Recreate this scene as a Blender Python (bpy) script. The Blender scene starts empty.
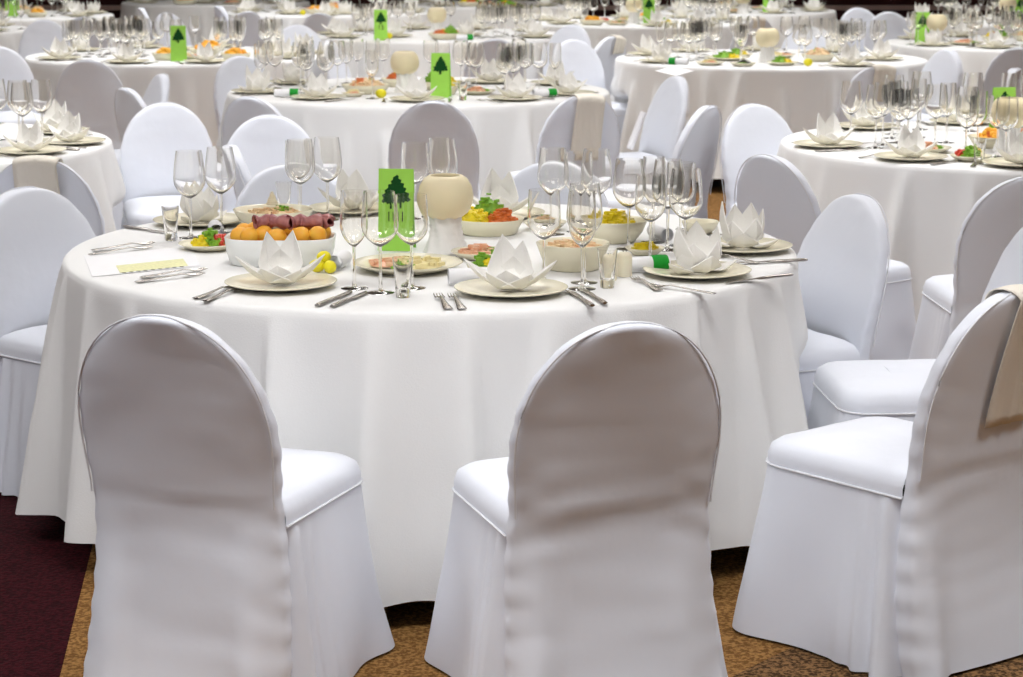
import bpy, math, random
from math import sin, cos, pi, radians as rad, atan2, sqrt, hypot
from mathutils import Vector, noise

scene = bpy.context.scene
COL = scene.collection
ORD = ['first', 'second', 'third', 'fourth', 'fifth', 'sixth', 'seventh', 'eighth', 'ninth', 'tenth', 'eleventh', 'twelfth', 'thirteenth', 'fourteenth']

# ------------------------------------------------------------------ camera
F_PX, PITCH, CAM_H = 2150.0, rad(11.1), 1.67
IMG_W, IMG_H = 1023, 677
cam_data = bpy.data.cameras.new('camera')
cam_data.sensor_width = 36.0
cam_data.lens = F_PX / IMG_W * 36.0
cam_data.clip_end = 200
cam_data.dof.use_dof = True
cam_data.dof.focus_distance = 5.3
cam_data.dof.aperture_fstop = 9.0
camera = bpy.data.objects.new('camera', cam_data)
camera.location = (0, 0, CAM_H)
camera.rotation_euler = (pi / 2 - PITCH, 0, 0)
COL.objects.link(camera)
scene.camera = camera

# ------------------------------------------------------------------ world, exposure
world = bpy.data.worlds.new('world')
scene.world = world
world.use_nodes = True
world.node_tree.nodes['Background'].inputs[0].default_value = (0.9, 0.93, 1.0, 1)
world.node_tree.nodes['Background'].inputs[1].default_value = 0.05
vs = scene.view_settings
vs.view_transform = 'Standard'
vs.look = 'None'
vs.exposure = 0.0
vs.gamma = 1.0
vs.use_curve_mapping = False

# ------------------------------------------------------------------ ceiling lamps (light of the hall, plus three added ones)
ROOM = dict(x0=-9.0, x1=9.0, y0=-5.0, y1=28.0, h=4.6)
def ceiling_lamp_light(x, y, w, d, power):
    l = bpy.data.lights.new('ceiling_panel_light', 'AREA')
    l.shape = 'RECTANGLE'; l.size = w; l.size_y = d
    l.energy = power
    l.spread = rad(112)   # spread narrowed so tops come out brighter than hanging sides
    l.color = (0.975, 0.985, 1.0)
    o = bpy.data.objects.new('ceiling_panel_light', l)
    o.location = (x, y, ROOM['h'] - 0.06)
    COL.objects.link(o)
LAMPS = [(-6.2, 1.0), (-5.4, -2.0), (-1.6, -3.4)] + [(x, y) for y in (3.1, 8.6, 14.1, 19.6) for x in (-3.4, 0.0, 3.4)]  # first three are added, to brighten chair backs and side-light cloth folds
for lx, ly in LAMPS:
    ceiling_lamp_light(lx, ly, 1.8, 1.2, 42)

# ------------------------------------------------------------------ pixel -> world (photo measurements to places in the hall)
CP, SP = cos(PITCH), sin(PITCH)
def at(px, py, z=0.0):
    u = (px - IMG_W / 2) / F_PX; v = -(py - IMG_H / 2) / F_PX
    dx, dy, dz = u, CP + v * SP, -SP + v * CP
    k = (z - CAM_H) / dz
    return Vector((k * dx, k * dy, z))
def to_px(x, y, z):
    zz = z - CAM_H
    d = y * CP - zz * SP; v = y * SP + zz * CP
    return IMG_W / 2 + F_PX * x / d, IMG_H / 2 - F_PX * v / d

# ------------------------------------------------------------------ materials
def mat(name, color, rough=0.6, spec=0.4, noise_amt=0.0, noise_scale=20, bump=0.0, bump_scale=80, sheen=0.0,
        metallic=0.0, transmission=0.0, ior=1.45, sss=0.0, color2=None):
    m = bpy.data.materials.new(name); m.use_nodes = True
    nt = m.node_tree; b = nt.nodes['Principled BSDF']
    b.inputs['Base Color'].default_value = (*color, 1)
    b.inputs['Roughness'].default_value = rough
    b.inputs['Specular IOR Level'].default_value = spec
    b.inputs['Metallic'].default_value = metallic
    b.inputs['Transmission Weight'].default_value = transmission
    b.inputs['IOR'].default_value = ior
    b.inputs['Sheen Weight'].default_value = sheen
    if sss:
        b.inputs['Subsurface Weight'].default_value = sss
        b.inputs['Subsurface Radius'].default_value = (0.01, 0.007, 0.004)
    tc = None
    if noise_amt or bump:
        tc = nt.nodes.new('ShaderNodeTexCoord')
    if noise_amt:
        n = nt.nodes.new('ShaderNodeTexNoise'); n.inputs['Scale'].default_value = noise_scale
        n.inputs['Detail'].default_value = 5
        nt.links.new(tc.outputs['Object'], n.inputs['Vector'])
        r = nt.nodes.new('ShaderNodeMapRange')
        r.inputs['From Min'].default_value = 0.3; r.inputs['From Max'].default_value = 0.7
        nt.links.new(n.outputs['Fac'], r.inputs['Value'])
        mx = nt.nodes.new('ShaderNodeMix'); mx.data_type = 'RGBA'
        c2 = color2 if color2 else tuple(c * (1 - noise_amt) for c in color)
        mx.inputs['A'].default_value = (*color, 1); mx.inputs['B'].default_value = (*c2, 1)
        nt.links.new(r.outputs['Result'], mx.inputs['Factor'])
        nt.links.new(mx.outputs['Result'], b.inputs['Base Color'])
    if bump:
        n = nt.nodes.new('ShaderNodeTexNoise'); n.inputs['Scale'].default_value = bump_scale
        n.inputs['Detail'].default_value = 3
        nt.links.new(tc.outputs['Object'], n.inputs['Vector'])
        bm = nt.nodes.new('ShaderNodeBump'); bm.inputs['Strength'].default_value = bump
        bm.inputs['Distance'].default_value = 0.01
        nt.links.new(n.outputs['Fac'], bm.inputs['Height'])
        nt.links.new(bm.outputs['Normal'], b.inputs['Normal'])
    return m

def thin_glass():
    m = bpy.data.materials.new('clear_glass'); m.use_nodes = True
    nt = m.node_tree; b = nt.nodes['Principled BSDF']
    b.inputs['Base Color'].default_value = (0.985, 0.975, 0.95, 1)
    b.inputs['Roughness'].default_value = 0.0
    b.inputs['Transmission Weight'].default_value = 1.0
    b.inputs['IOR'].default_value = 1.46
    return m

M = {
    'cloth': mat('tablecloth_linen', (0.85, 0.85, 0.845), 0.75, 0.25, bump=0.12, bump_scale=260, sheen=0.15),
    'cover': mat('chair_cover_satin', (0.775, 0.805, 0.885), 0.55, 0.35, bump=0.25, bump_scale=9, sheen=0.2),
    'piping': mat('cover_piping', (0.76, 0.77, 0.81), 0.6, 0.3, bump=0.1, bump_scale=60),
    'napkin': mat('napkin_linen', (0.90, 0.885, 0.85), 0.7, 0.25, bump=0.1, bump_scale=120, sheen=0.1),
    'ivory_napkin': mat('ivory_linen', (0.80, 0.75, 0.66), 0.75, 0.25, bump=0.15, bump_scale=90, sheen=0.1),
    'plate': mat('cream_porcelain', (0.85, 0.80, 0.62), 0.18, 0.5, noise_amt=0.05, noise_scale=12),
    'white_dish': mat('white_porcelain', (0.86, 0.87, 0.85), 0.2, 0.5, noise_amt=0.03, noise_scale=10),
    'vase': mat('ivory_ceramic', (0.84, 0.74, 0.50), 0.45, 0.4, noise_amt=0.06, noise_scale=14, sss=0.1),
    'wrap': mat('white_wrap', (0.88, 0.87, 0.84), 0.6, 0.3, bump=0.2, bump_scale=40),
    'glass': thin_glass(),
    'steel': mat('polished_steel', (0.50, 0.47, 0.44), 0.22, 0.5, metallic=1.0, noise_amt=0.1, noise_scale=60),
    'green_card': mat('lime_card', (0.36, 0.72, 0.10), 0.6, 0.3, noise_amt=0.05, noise_scale=40),
    'tree_print': mat('dark_green_print', (0.004, 0.07, 0.012), 0.7, 0.2, noise_amt=0.3, noise_scale=200),
    'black_print': mat('black_print', (0.02, 0.03, 0.015), 0.7, 0.2, noise_amt=0.1, noise_scale=100),
    'paper': mat('white_paper', (0.88, 0.88, 0.90), 0.7, 0.25, noise_amt=0.02, noise_scale=30),
    'yellow_print': mat('pale_yellow_print', (0.87, 0.86, 0.50), 0.7, 0.2, noise_amt=0.2, noise_scale=120),
    'green_ribbon': mat('green_ribbon', (0.01, 0.33, 0.03), 0.5, 0.3, noise_amt=0.1, noise_scale=60),
    'wax': mat('cream_wax', (0.85, 0.79, 0.62), 0.4, 0.4, noise_amt=0.05, noise_scale=30, sss=0.2),
    'orange': mat('apricot_skin', (0.88, 0.36, 0.03), 0.4, 0.4, noise_amt=0.4, noise_scale=18, color2=(0.85, 0.50, 0.06), bump=0.08),
    'lemon': mat('lemon_skin', (0.88, 0.78, 0.02), 0.35, 0.4, noise_amt=0.1, noise_scale=30, bump=0.1),
    'ham': mat('cured_ham', (0.22, 0.05, 0.06), 0.35, 0.5, noise_amt=0.5, noise_scale=35, color2=(0.50, 0.20, 0.18)),
    'corn': mat('yellow_corn', (0.88, 0.70, 0.02), 0.4, 0.4, noise_amt=0.2, noise_scale=60),
    'carrot': mat('orange_carrot', (0.82, 0.22, 0.05), 0.4, 0.4, noise_amt=0.3, noise_scale=60),
    'tomato': mat('red_tomato', (0.66, 0.06, 0.03), 0.3, 0.5, noise_amt=0.3, noise_scale=50),
    'herb': mat('green_herbs', (0.14, 0.36, 0.03), 0.5, 0.4, noise_amt=0.5, noise_scale=70, color2=(0.30, 0.52, 0.05)),
    'pale_salad': mat('pale_dressed_salad', (0.80, 0.68, 0.42), 0.5, 0.4, noise_amt=0.4, noise_scale=60, color2=(0.75, 0.45, 0.25)),
    'cheese': mat('pale_cheese', (0.86, 0.76, 0.42), 0.4, 0.4, noise_amt=0.1, noise_scale=30),
    'salmon': mat('salmon_slices', (0.80, 0.38, 0.22), 0.35, 0.5, noise_amt=0.3, noise_scale=50, color2=(0.80, 0.55, 0.38)),
    'olive': mat('dark_olives', (0.03, 0.04, 0.02), 0.25, 0.5, noise_amt=0.2, noise_scale=40),
    'cream': mat('whipped_cream', (0.88, 0.80, 0.62), 0.5, 0.4, noise_amt=0.05, noise_scale=40),
    'maroon': mat('maroon_wall_paint', (0.045, 0.004, 0.006), 0.6, 0.3, noise_amt=0.3, noise_scale=3, bump=0.05),
    'pale_wall': mat('pale_wall_paint', (0.56, 0.58, 0.64), 0.7, 0.3, noise_amt=0.08, noise_scale=2, bump=0.05),
    'ceiling': mat('white_ceiling', (0.80, 0.79, 0.77), 0.8, 0.2, noise_amt=0.03, noise_scale=4),
    'rail': mat('pale_rail', (0.55, 0.40, 0.36), 0.4, 0.4, noise_amt=0.1, noise_scale=8),
    'wood': mat('table_plywood', (0.42, 0.28, 0.15), 0.6, 0.3, noise_amt=0.3, noise_scale=10),
    'black_metal': mat('black_metal', (0.02, 0.02, 0.02), 0.4, 0.5, noise_amt=0.1, noise_scale=30),
}

def lamp_material():
    m = bpy.data.materials.new('lamp_diffuser'); m.use_nodes = True
    b = m.node_tree.nodes['Principled BSDF']
    b.inputs['Base Color'].default_value = (0.9, 0.9, 0.88, 1)
    b.inputs['Emission Color'].default_value = (1, 0.98, 0.95, 1)
    b.inputs['Emission Strength'].default_value = 6
    return m
M['lamp'] = lamp_material()

cy_room = (ROOM['y0'] + ROOM['y1']) / 2
def carpet_material():
    m = bpy.data.materials.new('patterned_carpet'); m.use_nodes = True
    nt = m.node_tree; L = nt.links; b = nt.nodes['Principled BSDF']
    b.inputs['Roughness'].default_value = 0.95; b.inputs['Specular IOR Level'].default_value = 0.1
    tc = nt.nodes.new('ShaderNodeTexCoord')
    sep = nt.nodes.new('ShaderNodeSeparateXYZ'); L.new(tc.outputs['Object'], sep.inputs[0])
    def math_node(op, a, bb=None):
        n = nt.nodes.new('ShaderNodeMath'); n.operation = op
        for i, v in enumerate((a, bb)):
            if v is None: continue
            if isinstance(v, (int, float)): n.inputs[i].default_value = v
            else: L.new(v, n.inputs[i])
        return n.outputs[0]
    def mix(f, a, c):
        n = nt.nodes.new('ShaderNodeMix'); n.data_type = 'RGBA'
        if isinstance(f, float): n.inputs['Factor'].default_value = f
        else: L.new(f, n.inputs['Factor'])
        for k, v in (('A', a), ('B', c)):
            if isinstance(v, tuple): n.inputs[k].default_value = (*v, 1)
            else: L.new(v, n.inputs[k])
        return n.outputs['Result']
    def noise_node(scale, detail=4):
        n = nt.nodes.new('ShaderNodeTexNoise'); n.inputs['Scale'].default_value = scale
        n.inputs['Detail'].default_value = detail
        L.new(tc.outputs['Object'], n.inputs['Vector']); return n.outputs['Fac']
    X, Y = sep.outputs[0], sep.outputs[1]
    fine = noise_node(110, 2); med = noise_node(30, 3)
    spk = nt.nodes.new('ShaderNodeMapRange'); spk.inputs['From Min'].default_value = 0.42; spk.inputs['From Max'].default_value = 0.6
    L.new(fine, spk.inputs['Value'])
    tan = mix(spk.outputs['Result'], (0.15, 0.07, 0.02), (0.34, 0.18, 0.06))
    brown = mix(spk.outputs['Result'], (0.05, 0.027, 0.012), (0.24, 0.13, 0.055))
    maroon = mix(spk.outputs['Result'], (0.016, 0.0015, 0.003), (0.042, 0.004, 0.007))
    # diagonal woven bands of tan and brown; a maroon field along one side
    Yw = math_node('ADD', Y, cy_room)
    s = math_node('ADD', math_node('MULTIPLY', X, 0.78), math_node('MULTIPLY', Yw, -0.63))
    w = math_node('FRACT', math_node('MULTIPLY', math_node('ADD', s, 32.5), 1 / 3.0))
    band = math_node('LESS_THAN', w, 0.34)
    c = mix(band, tan, brown)
    fld = math_node('LESS_THAN', math_node('ADD', X, math_node('MULTIPLY', math_node('SUBTRACT', Yw, 4.65), 0.12)), -1.02)
    near = math_node('LESS_THAN', Yw, 6.6)
    c = mix(math_node('MULTIPLY', fld, near), c, maroon)
    L.new(c, b.inputs['Base Color'])
    bm = nt.nodes.new('ShaderNodeBump'); bm.inputs['Strength'].default_value = 0.5; bm.inputs['Distance'].default_value = 0.01
    L.new(fine, bm.inputs['Height']); L.new(bm.outputs['Normal'], b.inputs['Normal'])
    return m
M['carpet'] = carpet_material()

# ------------------------------------------------------------------ mesh helpers
class MB:
    def __init__(s): s.v = []; s.f = []
    def add(s, v, f):
        o = len(s.v); s.v += [tuple(p) for p in v]; s.f += [tuple(i + o for i in q) for q in f]; return s
    def grid(s, rows, wrap=False, flip=False):
        n = len(rows[0]); v = [p for r in rows for p in r]; f = []
        for i in range(len(rows) - 1):
            for j in range(n if wrap else n - 1):
                k = (j + 1) % n
                q = (i * n + j, i * n + k, (i + 1) * n + k, (i + 1) * n + j)
                f.append(q[::-1] if flip else q)
        return s.add(v, f)
    def fan(s, ring, centre, flip=False):
        n = len(ring)
        f = [((i + 1) % n, i, n) if flip else (i, (i + 1) % n, n) for i in range(n)]
        return s.add(list(ring) + [centre], f)
    def lathe(s, prof, n=24, c=(0, 0, 0), sx=1, sy=1):
        rows = []
        for r, z in prof:
            rows.append([(c[0] + r * sx * cos(2 * pi * j / n), c[1] + r * sy * sin(2 * pi * j / n), c[2] + z) for j in range(n)])
        s.grid(rows, wrap=True)
        if prof[0][0] > 1e-5: s.fan(rows[0], (c[0], c[1], c[2] + prof[0][1]), flip=True)
        if prof[-1][0] > 1e-5: s.fan(rows[-1], (c[0], c[1], c[2] + prof[-1][1]))
        return s
    def box(s, c, d, rz=0.0, top=1.0):
        x, y, z = d[0] / 2, d[1] / 2, d[2] / 2; v = []
        for sz, k in ((-1, 1.0), (1, top)):
            for ax, ay in ((-1, -1), (1, -1), (1, 1), (-1, 1)):
                px, py = ax * x * k, ay * y * k
                v.append((c[0] + px * cos(rz) - py * sin(rz), c[1] + px * sin(rz) + py * cos(rz), c[2] + sz * z))
        return s.add(v, [(3, 2, 1, 0), (4, 5, 6, 7), (0, 1, 5, 4), (1, 2, 6, 5), (2, 3, 7, 6), (3, 0, 4, 7)])
    def tube(s, pts, r, n=8, caps=True):
        rows = []; pts = [Vector(p) for p in pts]
        for i, p in enumerate(pts):
            d = (pts[min(i + 1, len(pts) - 1)] - pts[max(i - 1, 0)]).normalized()
            a = d.orthogonal().normalized() if abs(d.z) > 0.95 else d.cross(Vector((0, 0, 1))).normalized()
            bb = d.cross(a)
            rr = r[i] if isinstance(r, (list, tuple)) else r
            rows.append([p + rr * (a * cos(2 * pi * j / n) + bb * sin(2 * pi * j / n)) for j in range(n)])
        s.grid(rows, wrap=True)
        if caps: s.fan(rows[0], pts[0], True); s.fan(rows[-1], pts[-1])
        return s
    def blob(s, c, r, n=8, m=5, squash=(1, 1, 1), jitter=0.0, rz=0.0, rnd=random):
        rows = []
        for i in range(1, m):
            ph = pi * i / m
            row = []
            for j in range(n):
                k = r * (1 + rnd.uniform(-jitter, jitter))
                x, y, z = k * sin(ph) * cos(2 * pi * j / n) * squash[0], k * sin(ph) * sin(2 * pi * j / n) * squash[1], -k * cos(ph) * squash[2]
                row.append((c[0] + x * cos(rz) - y * sin(rz), c[1] + x * sin(rz) + y * cos(rz), c[2] + z))
            rows.append(row)
        s.grid(rows, wrap=True)
        s.fan(rows[0], (c[0], c[1], c[2] - r * squash[2]), True); s.fan(rows[-1], (c[0], c[1], c[2] + r * squash[2]))
        return s
    def mesh(s, name, smooth=True):
        me = bpy.data.meshes.new(name); me.from_pydata(s.v, [], s.f); me.validate()
        if smooth: me.polygons.foreach_set('use_smooth', [True] * len(me.polygons))
        me.update(); return me

def link(name, mesh, material, parent=None, loc=(0, 0, 0), rz=0.0, scale=1.0):
    if isinstance(mesh, MB): mesh = mesh.mesh(name)
    if material and not mesh.materials: mesh.materials.append(M[material] if isinstance(material, str) else material)
    o = bpy.data.objects.new(name, mesh); COL.objects.link(o)
    o.parent = parent; o.location = loc; o.rotation_euler = (0, 0, rz); o.scale = (scale,) * 3
    return o
def empty(name, loc, rz=0.0, scale=1.0):
    o = bpy.data.objects.new(name, None); COL.objects.link(o)
    o.empty_display_size = 0.1
    o.location = loc; o.rotation_euler = (0, 0, rz); o.scale = (scale,) * 3
    return o
def tag(o, label=None, cat=None, group=None, kind=None):
    if label: o['label'] = label
    if cat: o['category'] = cat
    if group: o['group'] = group
    if kind: o['kind'] = kind
    return o
def sharp(me, angle=35):
    me.set_sharp_from_angle(angle=rad(angle)); return me

# ------------------------------------------------------------------ the hall
RM = ROOM
def slab(name, c, d, m):
    return tag(link(name, MB().box((0, 0, 0), d).mesh(name, False), m, loc=c), kind='structure')
cx, cy = (RM['x0'] + RM['x1']) / 2, (RM['y0'] + RM['y1']) / 2
lx, ly = RM['x1'] - RM['x0'], RM['y1'] - RM['y0']
slab('floor', (cx, cy, -0.05), (lx + 0.4, ly + 0.4, 0.1), 'carpet')
slab('ceiling', (cx, cy, RM['h'] + 0.05), (lx + 0.4, ly + 0.4, 0.1), 'ceiling')
slab('wall_back', (cx, RM['y1'] + 0.1, RM['h'] / 2), (lx, 0.2, RM['h']), 'maroon')
slab('wall_front', (cx, RM['y0'] - 0.1, RM['h'] / 2), (lx, 0.2, RM['h']), 'pale_wall')
slab('wall_left', (RM['x0'] - 0.1, cy, RM['h'] / 2), (0.2, ly, RM['h']), 'pale_wall')
slab('wall_right', (RM['x1'] + 0.1, cy, RM['h'] / 2), (0.2, ly, RM['h']), 'pale_wall')
slab('trim_1', (cx, RM['y1'] - 0.03, 0.52), (lx, 0.06, 0.06), 'rail')
for i, (px, py) in enumerate(LAMPS):
    r = empty('ceiling_lamp', (px, py, RM['h'] - 0.05))
    fr = MB()
    for dx, dy, w, d in ((0, 0.63, 1.92, 0.06), (0, -0.63, 1.92, 0.06), (0.93, 0, 0.06, 1.2), (-0.93, 0, 0.06, 1.2)):
        fr.box((dx, dy, 0.01), (w, d, 0.08))
    link('frame', fr.mesh('lamp_frame', False), 'ceiling', r)
    link('diffuser', MB().box((0, 0, 0.03), (1.8, 1.2, 0.03)).mesh('lamp_diffuser', False), 'lamp', r)
    tag(r, 'unseen white ceiling lamp panel, %s from left in row %s from the camera' % (ORD[i % 3], ORD[i // 3]), 'lamp', 'ceiling lamp panels')

# ------------------------------------------------------------------ table places
R_T, Z_T = 1.02, 0.757
TABLES = {}
def table_place(key, front_y, left=None, right=None, cxp=None):
    yf = at(IMG_W / 2, front_y, Z_T).y
    Y = yf + R_T
    depth = Y * CP + (CAM_H - Z_T) * SP
    if left is not None: X = (left - IMG_W / 2) / F_PX * depth + R_T * 1.008
    elif right is not None: X = (right - IMG_W / 2) / F_PX * depth - R_T * 1.008
    else: X = (cxp - IMG_W / 2) / F_PX * depth
    TABLES[key] = Vector((X, Y, 0))
table_place('A', 313, cxp=432)
table_place('B', 107, cxp=419)
table_place('C', 172, left=780)
table_place('D', 69, left=614)
table_place('E', 173, right=110)
table_place('F', 65, left=27)
table_place('G', 42, cxp=441)
table_place('H', 51, left=885)
table_place('I', 27.5, cxp=640)
table_place('J', 14.5, right=836)
table_place('K', 5.5, left=122)
table_place('L', 16.5, cxp=330)
table_place('M', 20, right=113)
table_place('N', 36, right=30)
table_place('O', 26, cxp=1012)
table_place('P', 8, cxp=490)
TP = {'A': 'the nearest table', 'B': 'the table behind the nearest one', 'C': 'the near right table', 'D': 'the wide table mid right',
      'E': 'the near left table', 'F': 'the second left table', 'G': 'the table with card 15', 'H': 'the far right table',
      'I': 'the far table right of centre', 'J': 'the far table by the rail', 'K': 'the farthest upper left table',
      'L': 'the far table left of centre', 'M': 'the upper left corner table', 'N': 'the left edge table',
      'O': 'the upper right corner table', 'P': 'the farthest centre table'}

# ------------------------------------------------------------------ slip-covered chair
H_C = 0.87
def back_yc(z):
    if z < 0.40: return -0.25 - 0.035 * ((0.40 - z) / 0.40) ** 1.7
    return -0.25 - 0.105 * ((z - 0.40) / 0.47) ** 1.5
def back_w(z):
    if z >= 0.60:
        k = min(1.0, (z - 0.60) / 0.27)
        return 0.228 * max(0.0, 1 - k ** 2.15) ** (1 / 2.15)
    if z >= 0.46:
        k = (z - 0.46) / 0.14
        return 0.220 + 0.008 * (3 * k * k - 2 * k ** 3)
    k = (0.46 - z) / 0.46
    return 0.220 + 0.030 * k ** 1.2
def back_t(z):
    if z > 0.46: return 0.030 - 0.010 * ((z - 0.46) / 0.41)
    return 0.030 + 0.012 * ((0.46 - z) / 0.46)
def arch_top(x): # z of the arch over local x
    return 0.60 + 0.27 * max(0.0, 1 - min(1, abs(x) / 0.228) ** 2.15) ** (1 / 2.15)

def sgnpow(v, e): return math.copysign(abs(v) ** e, v)

def chair_meshes(seed):
    rnd = random.Random(seed)
    off = Vector((rnd.uniform(0, 50), rnd.uniform(0, 50), 0))
    # --- back cover: one continuous sleeve from hem to arch
    zs = [0.008 + 0.592 * i / 38 for i in range(39)] + [0.60 + 0.27 * sin(pi / 2 * i / 22) for i in range(1, 23)]
    zs[-1] = 0.8695
    rows = []; n = 56
    for z in zs:
        w, t, yc = max(back_w(z), 0.004), back_t(z), back_yc(z)
        t = min(t, 0.010 + w * 0.16)
        row = []
        for j in range(n):
            a = 2 * pi * j / n
            x = w * sgnpow(cos(a), 0.42); y = t * sgnpow(sin(a), 0.42)
            rear = y < 0
            nz = noise.noise(Vector((x * 5, z * 4, 3.1 * rear)) + off)
            # pull wrinkles: slanted tension lines around the seat joint, edge puckers along the arch
            wr = 0.009 * nz + 0.0022 * noise.noise(Vector((x * 14 + 6 * z, z * 22, 1.3 * rear)) + off)
            band = math.exp(-((z - 0.44) / 0.10) ** 2)
            wr += 0.0034 * band * (0.4 + nz) * sin(70 * z + 24 * x * (1 if x > 0 else -0.6) + seed) * (1 if rear else 0.3)
            low = max(0, (0.42 - z) / 0.42)
            wr += 0.016 * low * sin(2 * pi * (x / 0.21) * 1.3 + seed * 1.7 + 0.8 * nz) * (1 if rear else 0.4)
            edge = max(0, abs(x) / max(w, 0.05) - 0.78) / 0.22
            xx = x * (1 + 0.010 * edge * sin(95 * z + seed + (2 if x > 0 else 0)))
            xx += 0.012 * low * sin(7 * z + seed * 2 + (3 if x > 0 else 0)) * math.copysign(1, x) * edge
            bulge = 0.010 * (1 - min(1, abs(x) / max(w, 0.01)) ** 2) * (1 if z > 0.46 else 0.5)
            y2 = yc + y + (-(wr + bulge) if rear else (wr + bulge * 0.5))
            row.append((xx, y2, z))
        rows.append(row)
    mb = MB().grid(rows, wrap=True)
    mb.fan(rows[-1], (0, back_yc(0.87), 0.8705))
    back = mb.mesh('back_cover')
    # --- piping along both edges of the rear panel
    pip = MB()
    pts = []
    for sgn in (-1, 1):
        seq = [q for q in zs if q > 0.45]
        if sgn > 0: seq = seq[::-1]
        for z in seq:
            w = max(back_w(z), 0.004); t = min(back_t(z), 0.010 + w * 0.16)
            pts.append((sgn * w * 0.985, back_yc(z) - t * 0.86, z + (0.002 if w < 0.05 else 0)))
    pip.tube(pts, 0.0022, 6)
    piping = pip.mesh('piping')
    # --- seat cover: domed cushion with a turned-down band
    def foot(u, grow, yb=-0.235):  # U path around the seat: rear-left -> front -> rear-right, u in 0..1
        hw, yf, rc = 0.208 + grow, 0.202 + grow, max(0.012, 0.07 + grow * 0.5)
        side = yf - rc - yb; arc = pi / 2 * rc; front = 2 * (hw - rc)
        L = 2 * side + 2 * arc + front; d = u * L
        if d < side: return (-hw, yb + d), (-1, 0)
        d -= side
        if d < arc:
            a = d / rc; return (-hw + rc - rc * cos(a), yf - rc + rc * sin(a)), (-cos(a), sin(a))
        d -= arc
        if d < front: return (-hw + rc + d, yf), (0, 1)
        d -= front
        if d < arc:
            a = d / rc; return (hw - rc + rc * sin(a), yf - rc + rc * cos(a)), (sin(a), cos(a))
        d -= arc
        return (hw, yf - rc - d), (1, 0)
    nu = 72
    seat = MB(); rows = []
    for k, (g, z) in enumerate(((0.012, 0.408), (0.013, 0.43), (0.006, 0.452), (-0.012, 0.465), (-0.05, 0.474), (-0.10, 0.480), (-0.15, 0.483))):
        row = []
        for i in range(nu + 1):
            (x, y), nrm = foot(i / nu, g, -0.235 + max(0, -g) * 0.3)
            nz = noise.noise(Vector((x * 9, y * 9, z)) + off)
            row.append((x, y, z + 0.003 * nz * (k > 2)))
        rows.append(row)
    seat.grid(rows, flip=True)
    last = rows[-1]; m2 = nu // 2
    mid = [((last[i][0] + last[nu - i][0]) / 2, (last[i][1] + last[nu - i][1]) / 2, 0.484) for i in range(m2 + 1)]
    mid[m2] = last[m2]
    seat.grid([last[:m2 + 1], mid], flip=True); seat.grid([[last[nu - i] for i in range(m2 + 1)], mid])
    seatm = seat.mesh('seat_cover')
    seam = MB().tube([(foot(i / 48, 0.0145)[0][0], foot(i / 48, 0.0145)[0][1], 0.41) for i in range(49)], 0.0030, 6).mesh('seat_seam')
    # --- skirt with deep pleats beside the back
    nu = 150; rows = []
    ph = rnd.uniform(0, 6)
    for k in range(20):
        s = k / 19; z = 0.412 - s * (0.412 - 0.006)
        row = []
        for i in range(nu + 1):
            u = i / nu
            (x, y), (nx, ny) = foot(u, 0.012 + 0.044 * s ** 1.1, -0.252 - 0.03 * s)
            e = min(u, 1 - u)
            pleat = math.exp(-(e / 0.085) ** 2)
            fold = pleat * 0.040 * s ** 0.5 * (0.35 + 0.65 * sin(e * 150 + (0.5 if u < 0.5 else 0.9) + 1.5 * s))
            fold += 0.013 * s * sin(u * 26 + ph + 1.2 * sin(3 * s + seed)) * (1 - pleat)
            fold += 0.008 * s * noise.noise(Vector((x * 7, y * 7, s * 2)) + off)
            cor = math.exp(-((e - 0.335) / 0.05) ** 2)
            fold += 0.014 * s * cor
            x -= math.copysign(0.075, x) * math.exp(-(e / 0.016) ** 2)
            row.append((x + nx * fold, y + ny * fold, z))
        rows.append(row)
    skirt = MB().grid(rows).mesh('skirt')
    # --- hidden frame legs
    leg = MB().tube([(0, 0, 0.0), (0, 0, 0.42)], 0.012, 8).mesh('leg')
    return dict(back_cover=(back, 'cover'), piping=(piping, 'piping'), seat_cover=(seatm, 'cover'), seat_seam=(seam, 'piping'), skirt=(skirt, 'cover'), leg=(leg, 'black_metal'))

CH_VAR = [chair_meshes(s) for s in (1, 5, 9, 14)]
CHAIRS = []
def chair(px, py, theta, label, var=0, group='white slip-covered chairs', scale=1.0, dx=0.0, dy=0.0, small=False, name='banquet_chair'):
    p = at(px, py, H_C * scale)
    th = rad(theta)
    o = Vector((p.x + dx + 0.355 * scale * cos(th), p.y + dy + 0.355 * scale * sin(th), 0))
    r = empty(name, o, th - pi / 2, scale)
    made = {}
    for nm, (me, mt) in CH_VAR[var].items():
        if nm == 'leg':
            if small: continue
            for ax, ay in ((-0.17, 0.17), (0.17, 0.17), (-0.16, -0.19), (0.16, -0.19)):
                link('leg', me, mt, r, (ax, ay, 0.0))
            continue
        sub = {'piping': 'back_cover', 'seat_seam': 'seat_cover'}.get(nm)
        made[nm] = link(nm, me, mt, made[sub] if sub else r)
    tag(r, label, 'chair', group)
    if py < 160: r.scale = (0.90 * scale, scale, scale)
    CHAIRS.append((o, th, scale))
    return r

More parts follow.
